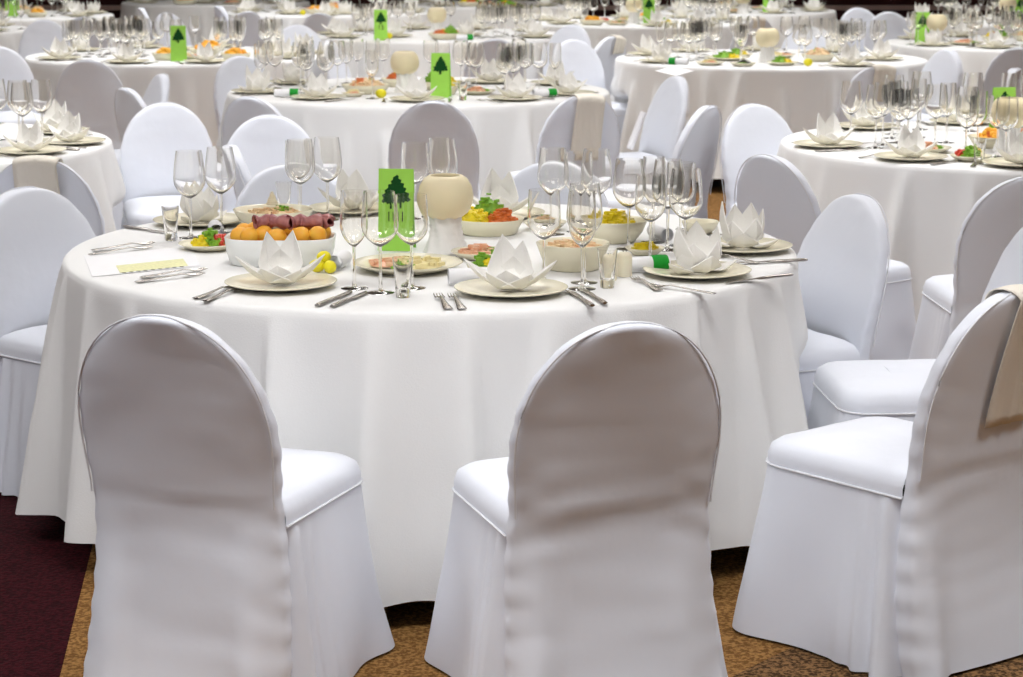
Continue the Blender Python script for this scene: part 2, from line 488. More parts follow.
NEAR = {}
NEAR['a1'] = chair(162, 311, 70, 'white-covered chair in the left foreground, seen from behind', 0, dy=-0.05)
NEAR['a2'] = chair(628, 318, 108, 'white-covered chair at front centre, shaded back towards the viewer', 1, dy=-0.05)
NEAR['a3'] = chair(1012, 285, 130, 'white-covered chair at right foreground with ivory napkin over its back', 2, dy=-0.06)
NEAR['a4'] = chair(1050, 228, 184, 'white-covered chair behind the right foreground chair, seat facing the table', 3, dy=0.08)
NEAR['a5'] = chair(846, 195, 203, 'white-covered chair drawn up at the right end of the nearest table', 0, dx=0.04)
NEAR['a6'] = chair(42, 188, -40, 'white-covered chair beside the left end of the nearest table', 1, dx=-0.05)
NEAR['a11'] = chair(290, 172, -68, 'white-covered chair behind the bowl of apricots, pushed in', 2, scale=0.96, dy=0.22, dx=-0.03)
NEAR['a13'] = chair(556, 168, -105, 'white-covered chair behind the star napkin and salad, pushed in', 3, scale=0.96, dy=0.2)
NEAR['e15'] = chair(-52, 205, 65, 'white-covered chair cut off by the left frame edge', 3, dx=-0.44, dy=0.62)
NEAR['e14'] = chair(37, 158, 88, 'grey-looking covered chair with ivory napkin hung over its back at left', 0)
NEAR['e7'] = chair(158, 103, -78, 'white-covered chair facing the viewer behind the pair of wine glasses', 1, dx=0.03)
NEAR['e9'] = chair(229, 147, 15, 'narrow grey chair edge seen behind the left pair of glasses', 2, dx=0.0, dy=0.06)
NEAR['a8'] = chair(266, 118, -82, 'white-covered chair facing the viewer, left behind the apricot bowl', 3, dy=0.12)
NEAR['f16'] = chair(87, 60, 90, 'grey-backed covered chair at the second left table, seen from behind', 1)
NEAR['f34'] = chair(162, 74, 205, 'small white chair side between the left tables, facing left', 2)
NEAR['f35'] = chair(143, 88, 35, 'narrow grey chair back between the left tables', 0, dx=-0.08)
NEAR['b10'] = chair(250, 97, 60, 'grey chair back at the left front of the second centre table', 2)
NEAR['b12'] = chair(433, 101, 90, 'grey chair back at the front of the second centre table', 0)
NEAR['b17'] = chair(600, 95, 112, 'grey chair back with ivory napkin at the second centre table', 1, dx=-0.07)
NEAR['b18'] = chair(673, 78, 202, 'slim white chair seen from the side right of centre', 2, dx=0.03, dy=0.12)
NEAR['b19'] = chair(707, 92, 150, 'slim grey chair back beside the slim white chair', 3, dx=-0.06, dy=-0.75)
NEAR['c19'] = chair(752, 113, -60, 'white-covered chair at the left rear of the right table', 0, dx=0.05, dy=0.42)
NEAR['c20'] = chair(768, 155, 38, 'grey chair back left of the right table, nearest its edge', 1)
NEAR['c21'] = chair(1036, 176, 93, 'grey chair back at the right frame edge before the right table', 2)
NEAR['d22'] = chair(606, 44, -60, 'white chair tucked at the left end of the wide table', 3, dx=-0.2, dy=0.5)
NEAR['d25'] = chair(890, 66, 108, 'grey chair with cream napkin over its back, upper right', 0, dx=-0.06)
NEAR['g24'] = chair(574, 27, -125, 'lavender white chair between the far centre tables, facing left', 1, dy=0.3)
NEAR['g25'] = chair(599, 37, 140, 'grey chair with cream napkin beside the lavender white chair', 2, dx=0.1, dy=0.1)
NEAR['b29'] = chair(250, 62, -55, 'white chair facing the viewer behind the left end of centre table', 3, dx=-0.12, dy=0.5)
NEAR['h26'] = chair(963, 54, 207, 'slim white chair at upper right, facing left', 0, dy=0.45)
NEAR['h27'] = chair(987, 63, 160, 'slim grey chair back at upper right, beside the slim white one', 1, dx=0.06, dy=-0.42)
NEAR['h28'] = chair(1019, 48, 84, 'grey chair back cut by the upper right frame edge', 2)
NEAR['g33'] = chair(516, 39, 98, 'grey chair back at the front of the card 15 table', 3, dx=-0.14)
NEAR['l30'] = chair(297, 25, -75, 'white chair facing the viewer left of card 15', 0)
NEAR['l31'] = chair(320, 13, 72, 'dark grey chair back left of card 15', 1)
NEAR['l32'] = chair(328, 41, -15, 'pale chair at the left end of the card 15 table', 2)
NEAR['k1'] = chair(152, 8, 20, 'lavender chair at upper left behind the card table, leftmost of the far trio', 3, small=True, dx=-0.1)
NEAR['k2'] = chair(166, 13, -35, 'far chair at upper left beside the lavender one', 0, small=True)
NEAR['k3'] = chair(213, 6, 25, 'far slim chair in the middle of the upper left row', 1, small=True, dx=0.05)
NEAR['k4'] = chair(241, 11, 130, 'far grey chair at the right of the upper left row', 2, small=True, dx=0.06, dy=-0.06)
NEAR['n1'] = chair(44, 20, -80, 'small white chair facing the viewer at upper left', 3, small=True)
NEAR['m1'] = chair(84, 17, 92, 'grey chair back behind the glasses at upper left', 0, small=True)
NEAR['n2'] = chair(-2, 47, -60, 'white chair cut by the left frame edge near the top', 1, small=True)
NEAR['j1'] = chair(757, 18, 118, 'far grey chair with white napkin at upper right of centre', 2, small=True)
NEAR['j2'] = chair(808, 27, -110, 'far lavender chair right of the low round vase', 3, small=True)
NEAR['h1'] = chair(858, 8, -78, 'far white chair facing the viewer, left of the far right pair', 0, small=True)
NEAR['h2'] = chair(889, 12, -95, 'far white chair facing the viewer, right of the far right pair', 1, small=True)

# ------------------------------------------------------------------ tables and cloths
def cloth_mesh(c, seed, seg=256, rows_n=26):
    rnd = random.Random(seed)
    bumps = []
    a_ = rnd.uniform(0, 0.3)
    while a_ < 2 * pi - 0.08:
        bumps.append((a_, rnd.uniform(0.03, 0.05), rnd.uniform(0.05, 0.12), rnd.choice((0.0, 0.0, 0.02, 0.15)), rnd.uniform(-0.06, 0.06), rnd.choice((0.35, 0.5, 1.0, 1.6)))) 
        a_ += rnd.uniform(0.13, 0.30)
    if (c - TABLES['A']).length < 0.1:   # folds of the nearest cloth as they fall in front
        bumps = [q for q in bumps if not 3.2 < q[0] < 6.15]
        for f_, sg, am, asym in ((-1.42, .06, .07, 1.2), (-1.22, .05, .08, .6), (-1.0, .06, .06, 1.3), (-.78, .05, .07, .5), (-.55, .06, .06, 1.2), (-.345, .06, .085, 1.7), (-.10, .07, .07, 1.5), (.12, .05, .05, .6), (.30, .06, .07, 1.6), (.50, .05, .06, .6), (.72, .05, .085, .5), (.90, .05, .07, 1.3), (1.12, .05, .08, .6), (1.32, .05, .06, 1.2)):
            bumps.append((1.5 * pi + f_, sg * 0.72, am * 1.3, 0.0, rnd.uniform(-.05, .05), asym))
    near = [(o, th, s) for o, th, s in CHAIRS if (o - c).length < R_T + 0.5]
    def fold(a, s):
        v = 0.0
        for c0, sg, am, s0, lean, asym in bumps:
            d = (a - c0 - lean * s + pi) % (2 * pi) - pi
            if abs(d) < 4 * sg and s > s0:
                q = (s - s0) / (1 - s0)
                v += am * q ** 0.75 * math.exp(-(d / (sg * (0.7 + 0.5 * q) * (asym if d > 0 else 1.0 / max(asym, 0.6)))) ** 2)
        return v + 0.012 * s * sin(5 * a + seed) + 0.010 * s * sin(8 * a + 2 * seed)
    rad_, zz = [], []
    top_prof = [(R_T - 0.022, Z_T), (R_T - 0.010, Z_T - 0.002), (R_T - 0.002, Z_T - 0.009), (R_T + 0.002, Z_T - 0.022)]
    R, Z = [], []
    for r, z in top_prof: R.append([r] * seg); Z.append([z] * seg)
    for k in range(1, rows_n + 1):
        s = k / rows_n
        rr, zr = [], []
        for j in range(seg):
            a = 2 * pi * j / seg
            hem = 0.062 + 0.030 * (0.5 + 0.5 * cos(4 * a + 0.8 + seed)) + 0.006 * sin(9 * a + seed)
            z = (Z_T - 0.022) * (1 - s) + hem * s
            r = R_T + 0.002 + 0.035 * s + fold(a, s)
            r += 0.004 * s * noise.noise(Vector((cos(a) * 8, sin(a) * 8, s * 5 + seed)))
            rr.append(r); zr.append(z)
        R.append(rr); Z.append(zr)
    # the hanging cloth gives way to seats pushed against it
    dent = [[0.0] * seg for _ in R]
    hit = False
    for i in range(4, len(R)):
        for j in range(seg):
            if Z[i][j] > 0.50: continue
            a = 2 * pi * j / seg; r = R[i][j]
            for o, th, s in near:
                for _ in range(80):
                    x, y = c.x + r * cos(a) - o.x, c.y + r * sin(a) - o.y
                    fy = x * cos(th) + y * sin(th); fx = x * sin(th) - y * cos(th)
                    if abs(fx) < 0.26 * s and -0.40 < fy < 0.262 * s: r -= 0.01
                    else: break
            if r < R[i][j]: dent[i][j] = R[i][j] - r; hit = True
    if hit:
        for _ in range(3):
            nd = [row[:] for row in dent]
            for i in range(4, len(R)):
                i2 = min(i + 1, len(R) - 1)
                for j in range(seg):
                    nd[i][j] = max(dent[i][j] if Z[i][j] < 0.5 else 0, (dent[i][j - 1] + dent[i][(j + 1) % seg] + dent[max(i - 1, 3)][j] + dent[i2][j] + dent[i][j]) / 5)
            dent = nd
    rows = []
    for i in range(len(R)):
        rows.append([(max(0.25, R[i][j] - dent[i][j]) * cos(2 * pi * j / seg), max(0.25, R[i][j] - dent[i][j]) * sin(2 * pi * j / seg), Z[i][j]) for j in range(seg)])
    mb = MB()
    inner = []
    for r in (0.3, 0.6, 0.85, 0.95):
        inner.append([(r * cos(2 * pi * j / seg), r * sin(2 * pi * j / seg), Z_T + 0.0003 * sin(9 * r + j * 0.3)) for j in range(seg)])
    mb.grid(inner + rows, wrap=True, flip=True)
    mb.fan(inner[0], (0, 0, Z_T))
    return mb.mesh('tablecloth')

top_me = MB().lathe([(R_T - 0.03, 0.725), (R_T - 0.022, 0.73), (R_T - 0.022, 0.748), (R_T - 0.03, 0.752)], 64).mesh('tabletop')
ped_me = MB().lathe([(0.24, 0.0), (0.24, 0.02), (0.05, 0.05), (0.045, 0.4), (0.045, 0.68), (0.16, 0.726)], 20).mesh('pedestal')
for i, (k, c) in enumerate(TABLES.items()):
    t = empty('banquet_table', c)
    link('tabletop', top_me, 'wood', t); link('pedestal', ped_me, 'black_metal', t)
    tag(t, 'round banquet table hidden under white cloth, ' + TP[k], 'table', 'round banquet tables')
    big = k in 'ABCDE'
    cl = link('tablecloth', cloth_mesh(c, i + 3, 480 if k == 'A' else 360 if big else 220, 28 if big else 14), 'cloth', loc=c)
    tag(cl, 'white floor-length cloth covering ' + TP[k], 'tablecloth', 'white round tablecloths')

# ------------------------------------------------------------------ napkins hung over chair backs
def drape(key, x0, x1, rear, front, label, m='ivory_napkin'):
    r = NEAR[key]
    nx, rows = 10, []
    def py(z, side):
        w = max(back_w(min(z, 0.8694)), 0.004); t = min(back_t(z), 0.010 + w * 0.16)
        return back_yc(z) + side * (t + 0.023)
    cols = []
    for i in range(nx + 1):
        x = x0 + (x1 - x0) * i / nx
        zt = max(arch_top(x0), arch_top(x1), arch_top((x0 + x1) / 2)) * 0.35 + arch_top(x) * 0.65
        zt = max(zt, arch_top(x)) + 0.008
        col = []
        nr = 14
        for k in range(nr + 1):
            z = (H_C - rear) + (zt - 0.02 - (H_C - rear)) * k / nr
            col.append((x + 0.004 * sin(8 * z + i), py(z, -1) - 0.003 * sin(i * 1.9 + z * 9), z))
        for k in range(1, 6):
            a = pi * k / 6
            ya, yb = py(zt - 0.02, -1), py(zt - 0.02, 1)
            col.append((x, (ya + yb) / 2 - (yb - ya) / 2 * cos(a), zt - 0.02 + 0.02 * sin(a)))
        for k in range(nr + 1):
            z = zt - 0.02 + ((H_C - front) - zt + 0.02) * k / nr
            col.append((x, py(z, 1) + 0.002 * sin(i * 1.7 + z * 9), z))
        cols.append(col)
    mb = MB().grid(cols)
    back = [[(p[0] + 0.0, p[1], p[2]) for p in c] for c in cols]
    o = link('napkin', mb, m, loc=r.location, rz=r.rotation_euler.z)
    o.scale = r.scale
    md = o.modifiers.new('thickness', 'SOLIDIFY'); md.thickness = 0.003; md.offset = 0
    tag(o, label, 'napkin', 'napkins hung over chair backs')
drape('a3', -0.045, 0.105, 0.31, 0.22, 'ivory linen napkin hanging over the right foreground chair')
drape('e14', -0.085, 0.085, 0.16, 0.16, 'ivory napkin hung over the chair at the near left table')
drape('b17', -0.06, 0.10, 0.30, 0.2, 'ivory napkin hung over the chair right of the second centre table')
drape('d25', -0.05, 0.10, 0.22, 0.2, 'cream napkin hung over the upper right grey chair')
drape('g25', -0.02, 0.12, 0.12, 0.12, 'cream napkin hung over the far grey chair behind the slim ones')
drape('j1', -0.06, 0.07, 0.15, 0.15, 'white napkin hung over the far chair behind the low round vase')

# ------------------------------------------------------------------ tableware prototypes
def P_(n, mb, smooth=True, ang=None):
    me = mb.mesh(n, smooth)
    if ang: sharp(me, ang)
    return me
plate_me = P_('plate', MB().lathe([(0.075, 0.0), (0.08, 0.002), (0.095, 0.006), (0.138, 0.014), (0.141, 0.0165), (0.138, 0.018), (0.10, 0.0105), (0.085, 0.0075), (0.0, 0.0065)], 48))

def petal(mb, ang, r, z, w, base_r=0.0, z0=0.003, mid=0.34, ridge=0.020, t=0.003, fat=0.5):
    """pointed folded leaf of linen: narrow foot, widest at mid height, sharp tip, centre ridge pushed outwards"""
    ca, sa = cos(ang), sin(ang)
    nl = sqrt(r * r + z * z) or 1
    ox, oz = z / nl, -r / nl          # outward-down normal in the (radius, z) plane
    def pt(k, q, out):
        wk = w * ((k / mid) ** 0.7 if k < mid else ((1 - k) / (1 - mid)) ** 0.9) if 0 < k < 1 else (0.0 if k >= 1 else w * 0.25)
        bow = 0.012 * fat * sin(pi * k)
        d = ridge * (1 - abs(q)) * sin(pi * min(1, k * 0.9 + 0.1)) + bow + out
        rr = base_r + (r - base_r) * k + ox * d; zz = max(0.001, z0 + (z - z0) * k + oz * d * 0.6)
        y = q * wk
        return (rr * ca - y * sa, rr * sa + y * ca, zz)
    ks = [0.0, 0.14, 0.28, 0.42, 0.6, 0.8, 1.0]; qs = (-1, -0.5, 0, 0.5, 1)
    A = [[pt(k, q, 0.0) for q in qs] for k in ks]; B = [[pt(k, q, -t) for q in qs] for k in ks]
    mb.grid(A); mb.grid(B, flip=True)
    mb.grid([[x[0] for x in A], [x[0] for x in B]]); mb.grid([[x[-1] for x in A], [x[-1] for x in B]], flip=True)

def napkin_star(seed):
    """star-folded napkin: upright points at the back, lower points opening to the front and sides"""
    rnd = random.Random(seed); mb = MB()
    for a, r, z, w in ((128, 0.046, 0.138, 0.060), (52, 0.046, 0.128, 0.060), (90, 0.03, 0.085, 0.055),
                       (184, 0.112, 0.078, 0.050), (-4, 0.114, 0.074, 0.050),
                       (226, 0.075, 0.050, 0.060), (314, 0.075, 0.048, 0.060), (270, 0.055, 0.058, 0.055)):
        petal(mb, rad(a + rnd.uniform(-7, 7)), r * rnd.uniform(0.94, 1.06), z * rnd.uniform(0.92, 1.06), w)
    return P_('napkin', mb, True, 30)
def napkin_crown(seed):
    """taller crown fold with upright points and two low leaves"""
    rnd = random.Random(seed); mb = MB()
    for a, r, z, w in ((180, 0.062, 0.130, 0.055), (118, 0.050, 0.120, 0.055), (60, 0.052, 0.132, 0.055), (2, 0.062, 0.118, 0.055),
                       (232, 0.060, 0.085, 0.052), (305, 0.060, 0.092, 0.052), (270, 0.070, 0.050, 0.052), (-12, 0.110, 0.030, 0.04), (192, 0.108, 0.032, 0.04)):
        petal(mb, rad(a + rnd.uniform(-6, 6)), r, z * rnd.uniform(0.93, 1.05), w, base_r=0.022, mid=0.35)
    return P_('napkin', mb, True, 30)
STARS = [napkin_star(s) for s in (2, 3, 4)]
CROWNS = [napkin_crown(s) for s in (7, 8)]

def glass_parts(bowl_r, rim_r, h, stem_h, nseg=24, t=0.0011):
    b0 = stem_h; bh = h - stem_h
    outer = []
    for i in range(13):
        k = i / 12
        r = bowl_r * sin(min(1.0, k / 0.42) * pi / 2) ** 0.75 if k < 0.42 else bowl_r + (rim_r - bowl_r) * ((k - 0.42) / 0.58) ** 1.7
        outer.append((max(r, 0.004), b0 + bh * (k ** 1.12)))
    inner = [(max(r - t, 0.0005), z + (0.004 if i == 0 else 0.002 * (1 - i / 12))) for i, (r, z) in enumerate(outer)]
    bowl = MB().lathe(outer + inner[::-1] + [(0.0, inner[0][1])], nseg)
    # bottom of bowl closes onto the stem
    stem = MB().lathe([(0.0, 0.0055), (0.0065, 0.0055), (0.0042, 0.02), (0.0034, stem_h * 0.5), (0.0042, stem_h * 0.9), (0.0042, stem_h + 0.0004), (0.0, stem_h + 0.0004)], 12)
    foot = MB().lathe([(0.0, 0.0), (0.034, 0.0), (0.0345, 0.0012), (0.02, 0.0028), (0.008, 0.0054), (0.0, 0.0054)], nseg)
    return P_('bowl', bowl, True, 50), P_('stem', stem, True, 50), P_('foot', foot, True, 50)
GL = {'wine': glass_parts(0.046, 0.037, 0.252, 0.115), 'white': glass_parts(0.042, 0.039, 0.235, 0.108), 'flute': glass_parts(0.034, 0.031, 0.245, 0.105)}
def glass_simple(bowl_r, rim_r, h, stem_h):
    outer = []
    for i in range(8):
        k = i / 7
        r = bowl_r * sin(min(1.0, k / 0.42) * pi / 2) ** 0.75 if k < 0.42 else bowl_r + (rim_r - bowl_r) * ((k - 0.42) / 0.58) ** 1.7
        outer.append((max(r, 0.004), stem_h + (h - stem_h) * k ** 1.12))
    inner = [(max(r - 0.0012, 0.0005), z + 0.003 * (1 - i / 7)) for i, (r, z) in enumerate(outer)]
    return P_('wine_glass', MB().lathe([(0.0, 0.0), (0.034, 0.0), (0.034, 0.0015), (0.008, 0.006), (0.0038, 0.02), (0.0038, stem_h * 0.9)] + outer + inner[::-1] + [(0, inner[0][1])], 14), True, 50)
GS = {'wine': glass_simple(0.045, 0.036, 0.245, 0.112), 'white': glass_simple(0.041, 0.038, 0.23, 0.105), 'flute': glass_simple(0.033, 0.030, 0.24, 0.10)}
shot_me = P_('shot_glass', MB().lathe([(0.0, 0.0), (0.017, 0.0), (0.018, 0.004), (0.0205, 0.05), (0.0255, 0.098), (0.0243, 0.098), (0.0185, 0.05), (0.014, 0.022), (0.0, 0.019)], 24), True, 50)

def fork_me():
    mb = MB(); rows = []
    for y, w, z in ((-0.10, 0.0105, 0.003), (-0.095, 0.012, 0.0035), (-0.04, 0.008, 0.005), (0.0, 0.005, 0.008), (0.03, 0.005, 0.010), (0.045, 0.012, 0.007), (0.055, 0.013, 0.005)):
        rows.append([(-w, y, z), (-w * 0.5, y, z + 0.0016), (w * 0.5, y, z + 0.0016), (w, y, z), (0, y, z - 0.0018)])
    mb.grid(rows, wrap=True, flip=True); mb.fan(rows[0], (0, -0.10, 0.003)); mb.fan(rows[-1], (0, 0.055, 0.005), True)
    for i in range(4):
        x = -0.0105 + 0.007 * i
        mb.tube([(x, 0.053, 0.005), (x, 0.075, 0.0035), (x * 0.95, 0.098, 0.007)], [0.0022, 0.002, 0.0009], 5)
    return P_('fork', mb)
def knife_me():
    mb = MB(); rows = []
    for y, w, t, x in ((-0.11, 0.007, 0.003, 0), (-0.10, 0.009, 0.0042, 0), (-0.02, 0.0065, 0.0038, 0), (0.0, 0.006, 0.003, 0), (0.01, 0.0095, 0.0012, 0.002), (0.08, 0.0098, 0.001, 0.002), (0.105, 0.006, 0.0008, -0.002), (0.115, 0.001, 0.0006, -0.006)):
        rows.append([(x - w, y, 0.0042), (x - w * 0.4, y, 0.0042 + t), (x + w * 0.4, y, 0.0042 + t), (x + w, y, 0.0042), (x + w * 0.4, y, 0.0042 - t), (x - w * 0.4, y, 0.0042 - t)])
    mb.grid(rows, wrap=True, flip=True); mb.fan(rows[0], (0, -0.11, 0.0042)); mb.fan(rows[-1], (-0.006, 0.115, 0.0042), True)
    return P_('knife', mb)
FORK, KNIFE = fork_me(), knife_me()

def vase_meshes():
    prof = [(0.040, 0.095), (0.046, 0.10), (0.062, 0.112), (0.074, 0.135), (0.077, 0.158), (0.072, 0.185), (0.060, 0.205), (0.046, 0.214), (0.040, 0.214), (0.044, 0.204), (0.060, 0.18), (0.065, 0.15), (0.0, 0.115)]
    body = P_('body', MB().lathe(prof, 40))
    rows = []
    for i in range(14):
        k = i / 13; z = 0.001 + 0.105 * k
        r = 0.062 - 0.020 * sin(pi * min(1, k * 1.15) * 0.62)
        rows.append([((r + 0.0035 * sin(7 * 2 * pi * j / 48 + 5 * k) + 0.002 * sin(9 * k * 4 + j * 0.3)) * cos(2 * pi * j / 48), (r + 0.0035 * sin(7 * 2 * pi * j / 48 + 5 * k) + 0.002 * sin(9 * k * 4 + j * 0.3)) * sin(2 * pi * j / 48), z) for j in range(48)])
    w = MB().grid(rows, wrap=True); w.fan(rows[-1], (0, 0, 0.106)); w.fan(rows[0], (0, 0, 0.001), True)
    return body, P_('cloth_wrap', w)
VASE = vase_meshes()

# ------------------------------------------------------------------ lettering (flat print)
def text_mesh(s, size):
    cu = bpy.data.curves.new('digits', 'FONT'); cu.body = s; cu.size = size; cu.align_x = 'CENTER'; cu.extrude = 0.0002
    o = bpy.data.objects.new('digits', cu); COL.objects.link(o)
    dg = bpy.context.evaluated_depsgraph_get()
    me = bpy.data.meshes.new_from_object(o.evaluated_get(dg))
    bpy.data.objects.remove(o)
    return me
DIG = {'11': text_mesh('11', 0.045), '15': text_mesh('15', 0.050)}
def card_meshes():
    # tent card: two leaning leaves
    h, w, d, t = 0.225, 0.098, 0.035, 0.0014
    leaf = MB()
    for s in (-1, 1):
        v = [(-w / 2, s * d, 0), (w / 2, s * d, 0), (w / 2, s * 0.0012, h), (-w / 2, s * 0.0012, h)]
        v2 = [(x, y - s * t, z) for x, y, z in v]
        f = [(0, 1, 2, 3), (7, 6, 5, 4), (0, 4, 5, 1), (1, 5, 6, 2), (2, 6, 7, 3), (3, 7, 4, 0)]
        leaf.add(v + v2, f)
    # tree silhouette, built in the plane of the front leaf (x, height)
    rnd = random.Random(4); pts = []
    outline = [(0.002, 0.066), (0.007, 0.062), (0.006, 0.056), (0.014, 0.052), (0.012, 0.045), (0.021, 0.043), (0.019, 0.034), (0.027, 0.030), (0.023, 0.022), (0.034, 0.017), (0.030, 0.008), (0.038, 0.001), (0.027, -0.005), (0.021, -0.001), (0.013, -0.008), (0.005, -0.003), (0.006, -0.020)]
    pts = outline + [(-x * 0.95 + 0.002 * sin(y * 300), y - 0.003) for x, y in outline[::-1]]
    return P_('card_leaf', leaf, False), pts
CARD, TREE = card_meshes()
def tree_mesh():
    h, d = 0.225, 0.035
    def on(x, z): return (x, -d + (d - 0.0012) * z / h - 0.0008, z)
    zc = 0.140
    v = [on(x * 1.12, zc + y * 1.05) for x, y in TREE] + [on(0, zc + 0.01)]
    n = len(TREE)
    return MB().add(v, [(i, (i + 1) % n, n) for i in range(n)])
TREE_ME = P_('tree_print', tree_mesh(), False)
def make_card(loc, rz, number, label):
    r = empty('table_card', loc, rz)
    cl_ = link('card_leaf', CARD, 'green_card', r); link('tree_print', TREE_ME, 'tree_print', cl_)
    if number:
        d = link('number_print', DIG[number], 'black_print', cl_)
        lean = atan2(0.035 - 0.0012, 0.225)
        zz = 0.078
        d.location = (0, -0.035 + (0.0338) * zz / 0.225 - 0.0009, zz); d.rotation_euler = (pi / 2 - lean, 0, 0)
    return tag(r, label, 'table card', 'green table cards')

def make_vase(p, label):
    r = empty('vase', p)
    link('body', VASE[0], 'vase', r); link('cloth_wrap', VASE[1], 'wrap', r)
    return tag(r, label, 'vase', 'round ivory vases')

Z0 = Z_T + 0.0012
def T_at(px, py): return at(px, py, Z0)

MAIN_GLASS = []
def make_glass(p, kind, label, group, full=True):
    if full:
        r = empty('wine_glass', p, random.random() * 6)
        for nm, me in zip(('bowl', 'stem', 'foot'), GL[kind]): link(nm, me, 'glass', r)
    else:
        r = link('wine_glass', GS[kind], 'glass', loc=p, rz=random.random() * 6)
    if group == 'wine glasses on the nearest table': MAIN_GLASS.append((r, 0.047))
    return tag(r, label, 'wine glass', group)

def make_scroll(p, ang, label, band=True, L=0.13, rr=0.021):
    r = empty('paper_scroll', (p.x, p.y, Z0 + rr), ang)
    mb = MB()
    rows = []
    for i in range(41):
        a = 2 * pi * 1.6 * i / 40; q = rr - 0.0032 * i / 40
        rows.append([(-L / 2, q * cos(a), q * sin(a)), (L / 2, q * cos(a), q * sin(a))])
    mb.grid(rows)
    link('sheet', mb, 'paper', r)
    if band:
        bd = MB(); rows = []
        for x, q in ((L * 0.12, rr + 0.0008), (L * 0.14, rr + 0.0015), (L * 0.44, rr + 0.0015), (L * 0.46, rr + 0.0008)):
            rows.append([(x, q * cos(2 * pi * j / 24), q * sin(2 * pi * j / 24)) for j in range(24)])
        bd.grid(rows, wrap=True); link('ribbon_band', bd, 'green_ribbon', r)
    return tag(r, label, 'scroll', 'rolled paper scrolls')

def heap(n, rx, ry, h, size, seed, box=False, sh=(1, 1, 1)):
    rnd = random.Random(seed); mb = MB()
    for _ in range(n):
        a = rnd.uniform(0, 2 * pi); q = sqrt(rnd.random()) * 0.97
        x, y = rx * q * cos(a), ry * q * sin(a)
        z = h * (1 - q * q) * rnd.uniform(0.55, 1.0)
        s = size * rnd.uniform(0.7, 1.25)
        if box: mb.box((x, y, z + s * 0.4), (s * 2.4 * sh[0], s * 0.9 * sh[1], s * 0.8 * sh[2]), rnd.uniform(0, pi))
        else: mb.blob((x, y, z + s * 0.4), s, 6, 4, (rnd.uniform(0.8, 1.3) * sh[0], sh[1], 0.8 * sh[2]), 0.12, rnd.uniform(0, pi), rnd)
    # body of the heap under the pieces
    mb.lathe([(rx * 0.98, 0.0), (rx * 0.85, h * 0.28), (rx * 0.5, h * 0.68), (0.0, h * 0.85)], 16, sy=ry / rx)
    return mb

def bowl_me(r, h, t=0.004, base=0.6, sx=1, sy=1):
    return MB().lathe([(r * base, 0.0), (r * base * 1.06, 0.003), (r * 0.86, h * 0.45), (r, h), (r - t * 0.6, h + 0.001), (r - t * 1.6, h * 0.96), (r * 0.80, h * 0.45), (r * base * 0.9, t * 1.5), (0, t * 1.4)], 40, sx=sx, sy=sy)
DISH_CACHE = {}
def make_dish(p, r, h, label, m='plate', base=0.6, sx=1, sy=1, rz=0.0, name='serving_bowl', group='serving dishes'):
    k = (round(r, 3), round(h, 3), base, sx, sy, m)
    if k not in DISH_CACHE:
        if h > 0.025: DISH_CACHE[k] = P_(name, bowl_me(r, h, 0.004, base, sx, sy))
        else: DISH_CACHE[k] = P_(name, MB().lathe([(r * 0.62, 0), (r * 0.66, 0.002), (r * 0.9, h * 0.7), (r, h), (r * 0.985, h + 0.0015), (r * 0.85, h * 0.72), (r * 0.62, 0.006), (0, 0.0055)], 40, sx=sx, sy=sy))
    return tag(link(name, DISH_CACHE[k], m, loc=p, rz=rz), label, 'dish' if h <= 0.025 else 'bowl', group)

FOODS = {  # portions: (material, count, rel. offset, rel. radius, height, piece size, box?)
    'corn': [('corn', 90, (-0.45, -0.15), 0.55, 0.045, 0.006, False), ('carrot', 70, (0.42, -0.2), 0.5, 0.042, 0.007, True), ('herb', 80, (0.0, 0.40), 0.55, 0.075, 0.008, True)],
    'pink': [('pale_salad', 90, (0, 0), 0.85, 0.05, 0.009, False), ('carrot', 20, (0.35, 0.1), 0.4, 0.055, 0.007, True), ('herb', 12, (-0.2, 0.1), 0.4, 0.052, 0.006, True)],
    'green': [('herb', 60, (0.1, 0.1), 0.6, 0.045, 0.009, True), ('corn', 30, (-0.45, -0.2), 0.4, 0.03, 0.007, False), ('tomato', 14, (0.5, -0.2), 0.35, 0.03, 0.010, False)],
    'fish': [('salmon', 40, (-0.2, 0.0), 0.6, 0.02, 0.012, True), ('tomato', 12, (0.45, 0.1), 0.35, 0.02, 0.010, False), ('herb', 14, (0.3, -0.4), 0.35, 0.014, 0.008, True)],
    'cheese': [('cheese', 36, (0.2, 0.0), 0.6, 0.018, 0.011, True), ('salmon', 16, (-0.5, 0.1), 0.38, 0.014, 0.010, True), ('herb', 10, (-0.1, -0.3), 0.3, 0.012, 0.007, True)],
    'chips': [('corn', 40, (0, 0), 0.75, 0.042, 0.011, True), ('cheese', 30, (0.2, 0.2), 0.55, 0.03, 0.010, True)],
    'olive': [('olive', 26, (0, 0), 0.7, 0.012, 0.010, False), ('herb', 12, (0.3, 0.2), 0.4, 0.01, 0.008, True)],
    'orange': [('orange', 26, (0, 0), 0.8, 0.03, 0.016, False), ('carrot', 14, (0.3, 0.1), 0.4, 0.035, 0.009, True)],
    'saladpale': [('pale_salad', 80, (0, 0), 0.9, 0.022, 0.008, True), ('herb', 24, (0.2, 0.1), 0.4, 0.03, 0.007, True)],
}
FOOD_CACHE = {}
